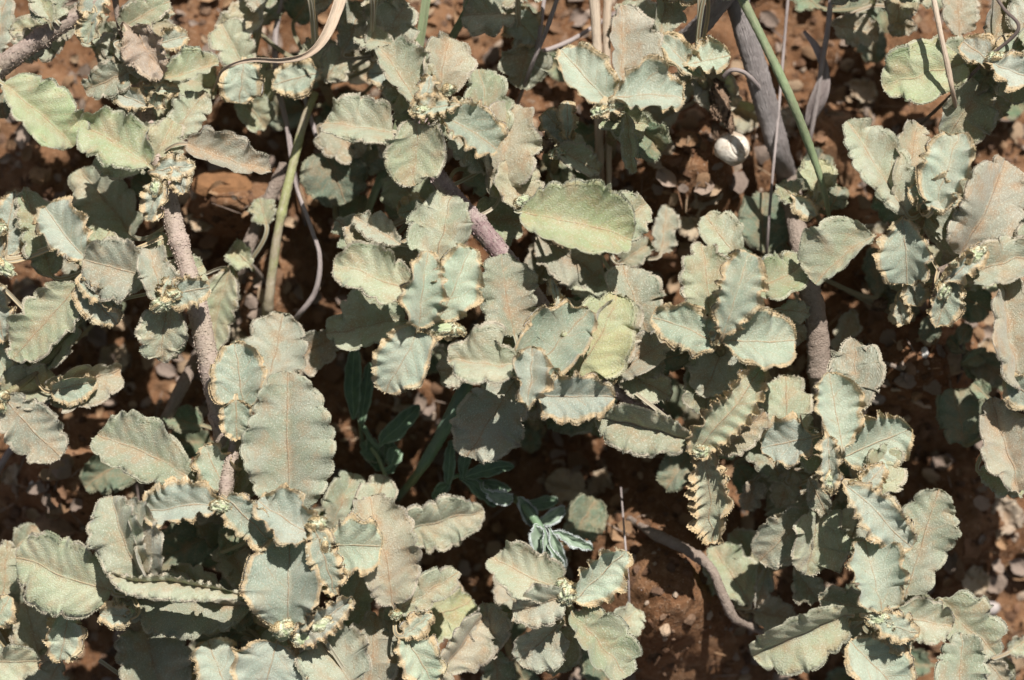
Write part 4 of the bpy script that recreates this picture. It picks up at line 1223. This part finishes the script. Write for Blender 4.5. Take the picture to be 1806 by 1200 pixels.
shoot('dark green legume weed with narrow leaflets in the shade below centre',
 [('bluegreen', [(770, 905, -6, 4), (790, 850, 90, 4), (822, 838, 110, 3.5), (850, 850, 120, 3.5)])], """
790 852 796 776 6 6 120 w
815 842 826 770 6 6 125 w
824 842 906 824 9 8 130 w bend=6
820 846 878 892 8 9 120 w bend=4
792 852 764 880 6 7 115 w
840 850 900 862 5 5 90 w
860 868 905 880 10 8 140 v bend=-6
""", group=WG, name='weed', cat='weed')
shoot('pair of dark blades of a weed standing in the gap under the middle rosette',
 [('bluegreen', [(640, 790, -6, 4), (634, 740, 60, 4), (628, 720, 80, 4)])], """
622 735 624 608 10 11 90 w
638 745 652 640 7 7 80 w
674 782 742 718 12 12 95 w bend=3
650 770 672 830 10 10 60 w
""", group=WG, name='weed', cat='weed')
shoot('small plant with three leaflets at the foot of the shaded gap, half hidden',
 [('green', [(690, 880, -6, 4), (684, 850, 60, 4), (668, 810, 80, 3.5), (655, 790, 90, 3)])], """
690 820 700 790 10 10 90 w
668 812 640 780 12 12 60 w
694 826 684 770 9 9 70 w
""", group=WG, name='weed', cat='weed')
shoot('silvery hairy weed tip with white pointed folded leaves above the bottom centre shoot',
 [('bluegreen', [(880, 870, -6, 6), (915, 885, 80, 7), (945, 920, 130, 8), (970, 960, 150, 6)])], """
918 880 946 930 9 8 110 v
948 925 996 896 7 10 110 v
930 890 984 882 7 9 80 w
945 930 966 985 12 14 150 v
962 940 970 1002 6 6 180 v fold=45
972 940 996 1004 7 7 185 v fold=45
984 940 1044 968 6 6 190 v fold=45
976 975 992 1008 6 6 200 v fold=50
1010 950 1050 880 30 34 50 s
""", group=WG, name='weed', cat='weed')

# ------------------------------------------------------------------ stones and dead leaves one can tell apart
STONE = {}
def stone(px, py, rx, ry, col, label, seed, group='loose stones on the soil', lift=0.35):
    key = tuple(col)
    if key not in STONE: STONE[key] = simple_material('stone', col, tuple(c*0.75 for c in col), 500, 0.0004, 0.85)
    r = np.random.default_rng(seed); V, F = ico(3)
    S = norm(r.normal(size=(12, 3))); d = r.uniform(0.6, 0.95, 12)
    Q = V.copy()
    for s_, dd in zip(S, d):
        h = Q @ s_ - dd; Q = Q - np.maximum(h, 0)[:, None] * s_
    Q = Q * (1 + r.normal(0, 0.012, (len(Q), 1))) * np.array([rx, ry, min(rx, ry) * 0.7]) * K
    P = at(px, py, -100); P[2] = ground_z(P[0], P[1]) + min(rx, ry) * lift * K
    return tag(make_obj('stone', Q + P, [], F, STONE[key], origin=P, smooth=False), label, 'stone', group)
stone(1163, 1092, 13, 14, (0.55, 0.40, 0.27), 'pale squarish pebble on the bottom soil patch', 1)
stone(68, 852, 7, 9, (0.72, 0.70, 0.66), 'white chip on the bare soil at left', 2)
stone(1128, 1028, 7, 5, (0.62, 0.6, 0.62), 'small greyish white chip on the bottom soil patch near the thread', 3)
stone(1668, 642, 36, 22, (0.40, 0.29, 0.19), 'flat tan stone on the soil at right above the crossed sticks', 4)
stone(1675, 415, 18, 12, (0.52, 0.50, 0.50), 'pale grey stone showing between two shoots at right', 5)
stone(1750, 1075, 22, 16, (0.50, 0.44, 0.40), 'pinkish grey stone near the lower right corner', 6)
stone(1608, 622, 8, 13, (0.70, 0.67, 0.62), 'narrow white chip on the soil left of the flat tan stone', 7)
stone(100, 925, 42, 32, (0.30, 0.19, 0.12), 'large soil-coloured stone in the bare patch at left', 8)
stone(125, 810, 26, 20, (0.34, 0.24, 0.16), 'rounded buff stone at the top of the bare patch at left', 9)
stone(1222, 210, 20, 16, (0.36, 0.24, 0.15), 'tan stone left of the snail shell', 10)
stone(930, 225, 22, 18, (0.36, 0.25, 0.16), 'rounded tan stone left of the small curled sage leaves', 11)
stone(400, 335, 60, 34, (0.25, 0.125, 0.055), 'large orange-brown clod left of the yellow-green stalk', 12)
stone(1480, 215, 28, 20, (0.33, 0.19, 0.11), 'reddish stone right of the twisted papery strip', 13)
stone(1205, 440, 34, 16, (0.36, 0.23, 0.14), 'flat reddish stone above the star-shaped rosette', 14)
stone(1290, 330, 20, 14, (0.33, 0.24, 0.19), 'grey-brown stone below the snail shell', 15)
stone(1540, 700, 20, 14, (0.34, 0.29, 0.25), 'greyish stone below the soil gap at right', 16)
def dead_leaf(bx, by, tx, ty, wl, wr, label, z=16):
    SEED[0] += 1; g = gpt(bx, by) / K
    b = at(bx, by, g + z); t = at(tx, ty, g + z * 0.8)
    o = leaf_mesh('dead_leaf', b, t, 0, wl, wr, 'd', b + (b - t) * 0.12 - np.array([0, 0, z * 0.9 * K]), SEED[0])
    return tag(o, label, 'dead leaf', 'dead brown leaves on the ground')
for a in [
 (1030, 870, 965, 850, 22, 26, 'orange-tan dead leaf in shade right of the silvery weed'),
 (1065, 830, 1050, 900, 18, 20, 'upright brown dead leaf beside the dark hollow below centre'),
 (30, 850, 10, 828, 14, 16, 'crumpled pale dead leaf at the left edge above the bare patch'),
 (1370, 690, 1380, 630, 20, 26, 'buff dead leaf curled against the jointed stem'),
 (1325, 690, 1345, 640, 18, 14, 'second buff dead leaf left of the one against the jointed stem'),
 (1235, 370, 1250, 300, 16, 22, 'tan dead leaf upright in the litter left below the snail shell'),
 (1150, 260, 1190, 290, 16, 20, 'shrivelled dead leaf right of the dark green leaf near the straws'),
 (1000, 980, 960, 1000, 10, 10, 'small brown dead leaf under the silvery weed'),
 (720, 1060, 760, 1020, 24, 20, 'brown dead leaf low between the bottom shoots'),
 (850, 1180, 890, 1150, 30, 26, 'orange-brown dead leaf at the bottom edge'),
 (1760, 880, 1790, 940, 24, 26, 'tan dead leaf near the right edge below the rusty leaf'),
 (1700, 1010, 1740, 1040, 22, 20, 'crumpled brown dead leaf above the bottom right cluster'),
 (30, 500, 60, 540, 20, 20, 'purplish tan dead leaf under the leaves at the left edge'),
 (190, 660, 215, 610, 20, 18, 'reddish dead leaf in the dark gap left of the long stem'),
 (440, 620, 430, 560, 22, 22, 'tan dead leaf in the gap below the smooth brown twig'),
 (1375, 240, 1400, 190, 18, 14, 'thin curled dead leaf between the dead branch and the twisted strip'),
 (1500, 150, 1545, 175, 18, 14, 'rusty dead leaf in the shade right of the twisted papery strip'),
 (1200, 390, 1240, 410, 16, 18, 'curled grey dead leaf above the frilly star-shaped rosette'),
 (1620, 600, 1660, 585, 12, 14, 'small pale dead leaf above the flat tan stone'),
 (1725, 640, 1760, 600, 16, 18, 'brown dead leaf right of the flat tan stone'),
 (60, 790, 110, 775, 16, 20, 'tan dead leaf above the bare patch at left'),
 (170, 900, 215, 880, 16, 16, 'papery dead leaf right of the bare patch at left'),
 (330, 385, 380, 395, 10, 12, 'little dead leaf in the hollow under the orange-brown clod'),
 (700, 720, 745, 690, 16, 18, 'brown dead leaf in the gap below the middle rosette')]:
    dead_leaf(*a)
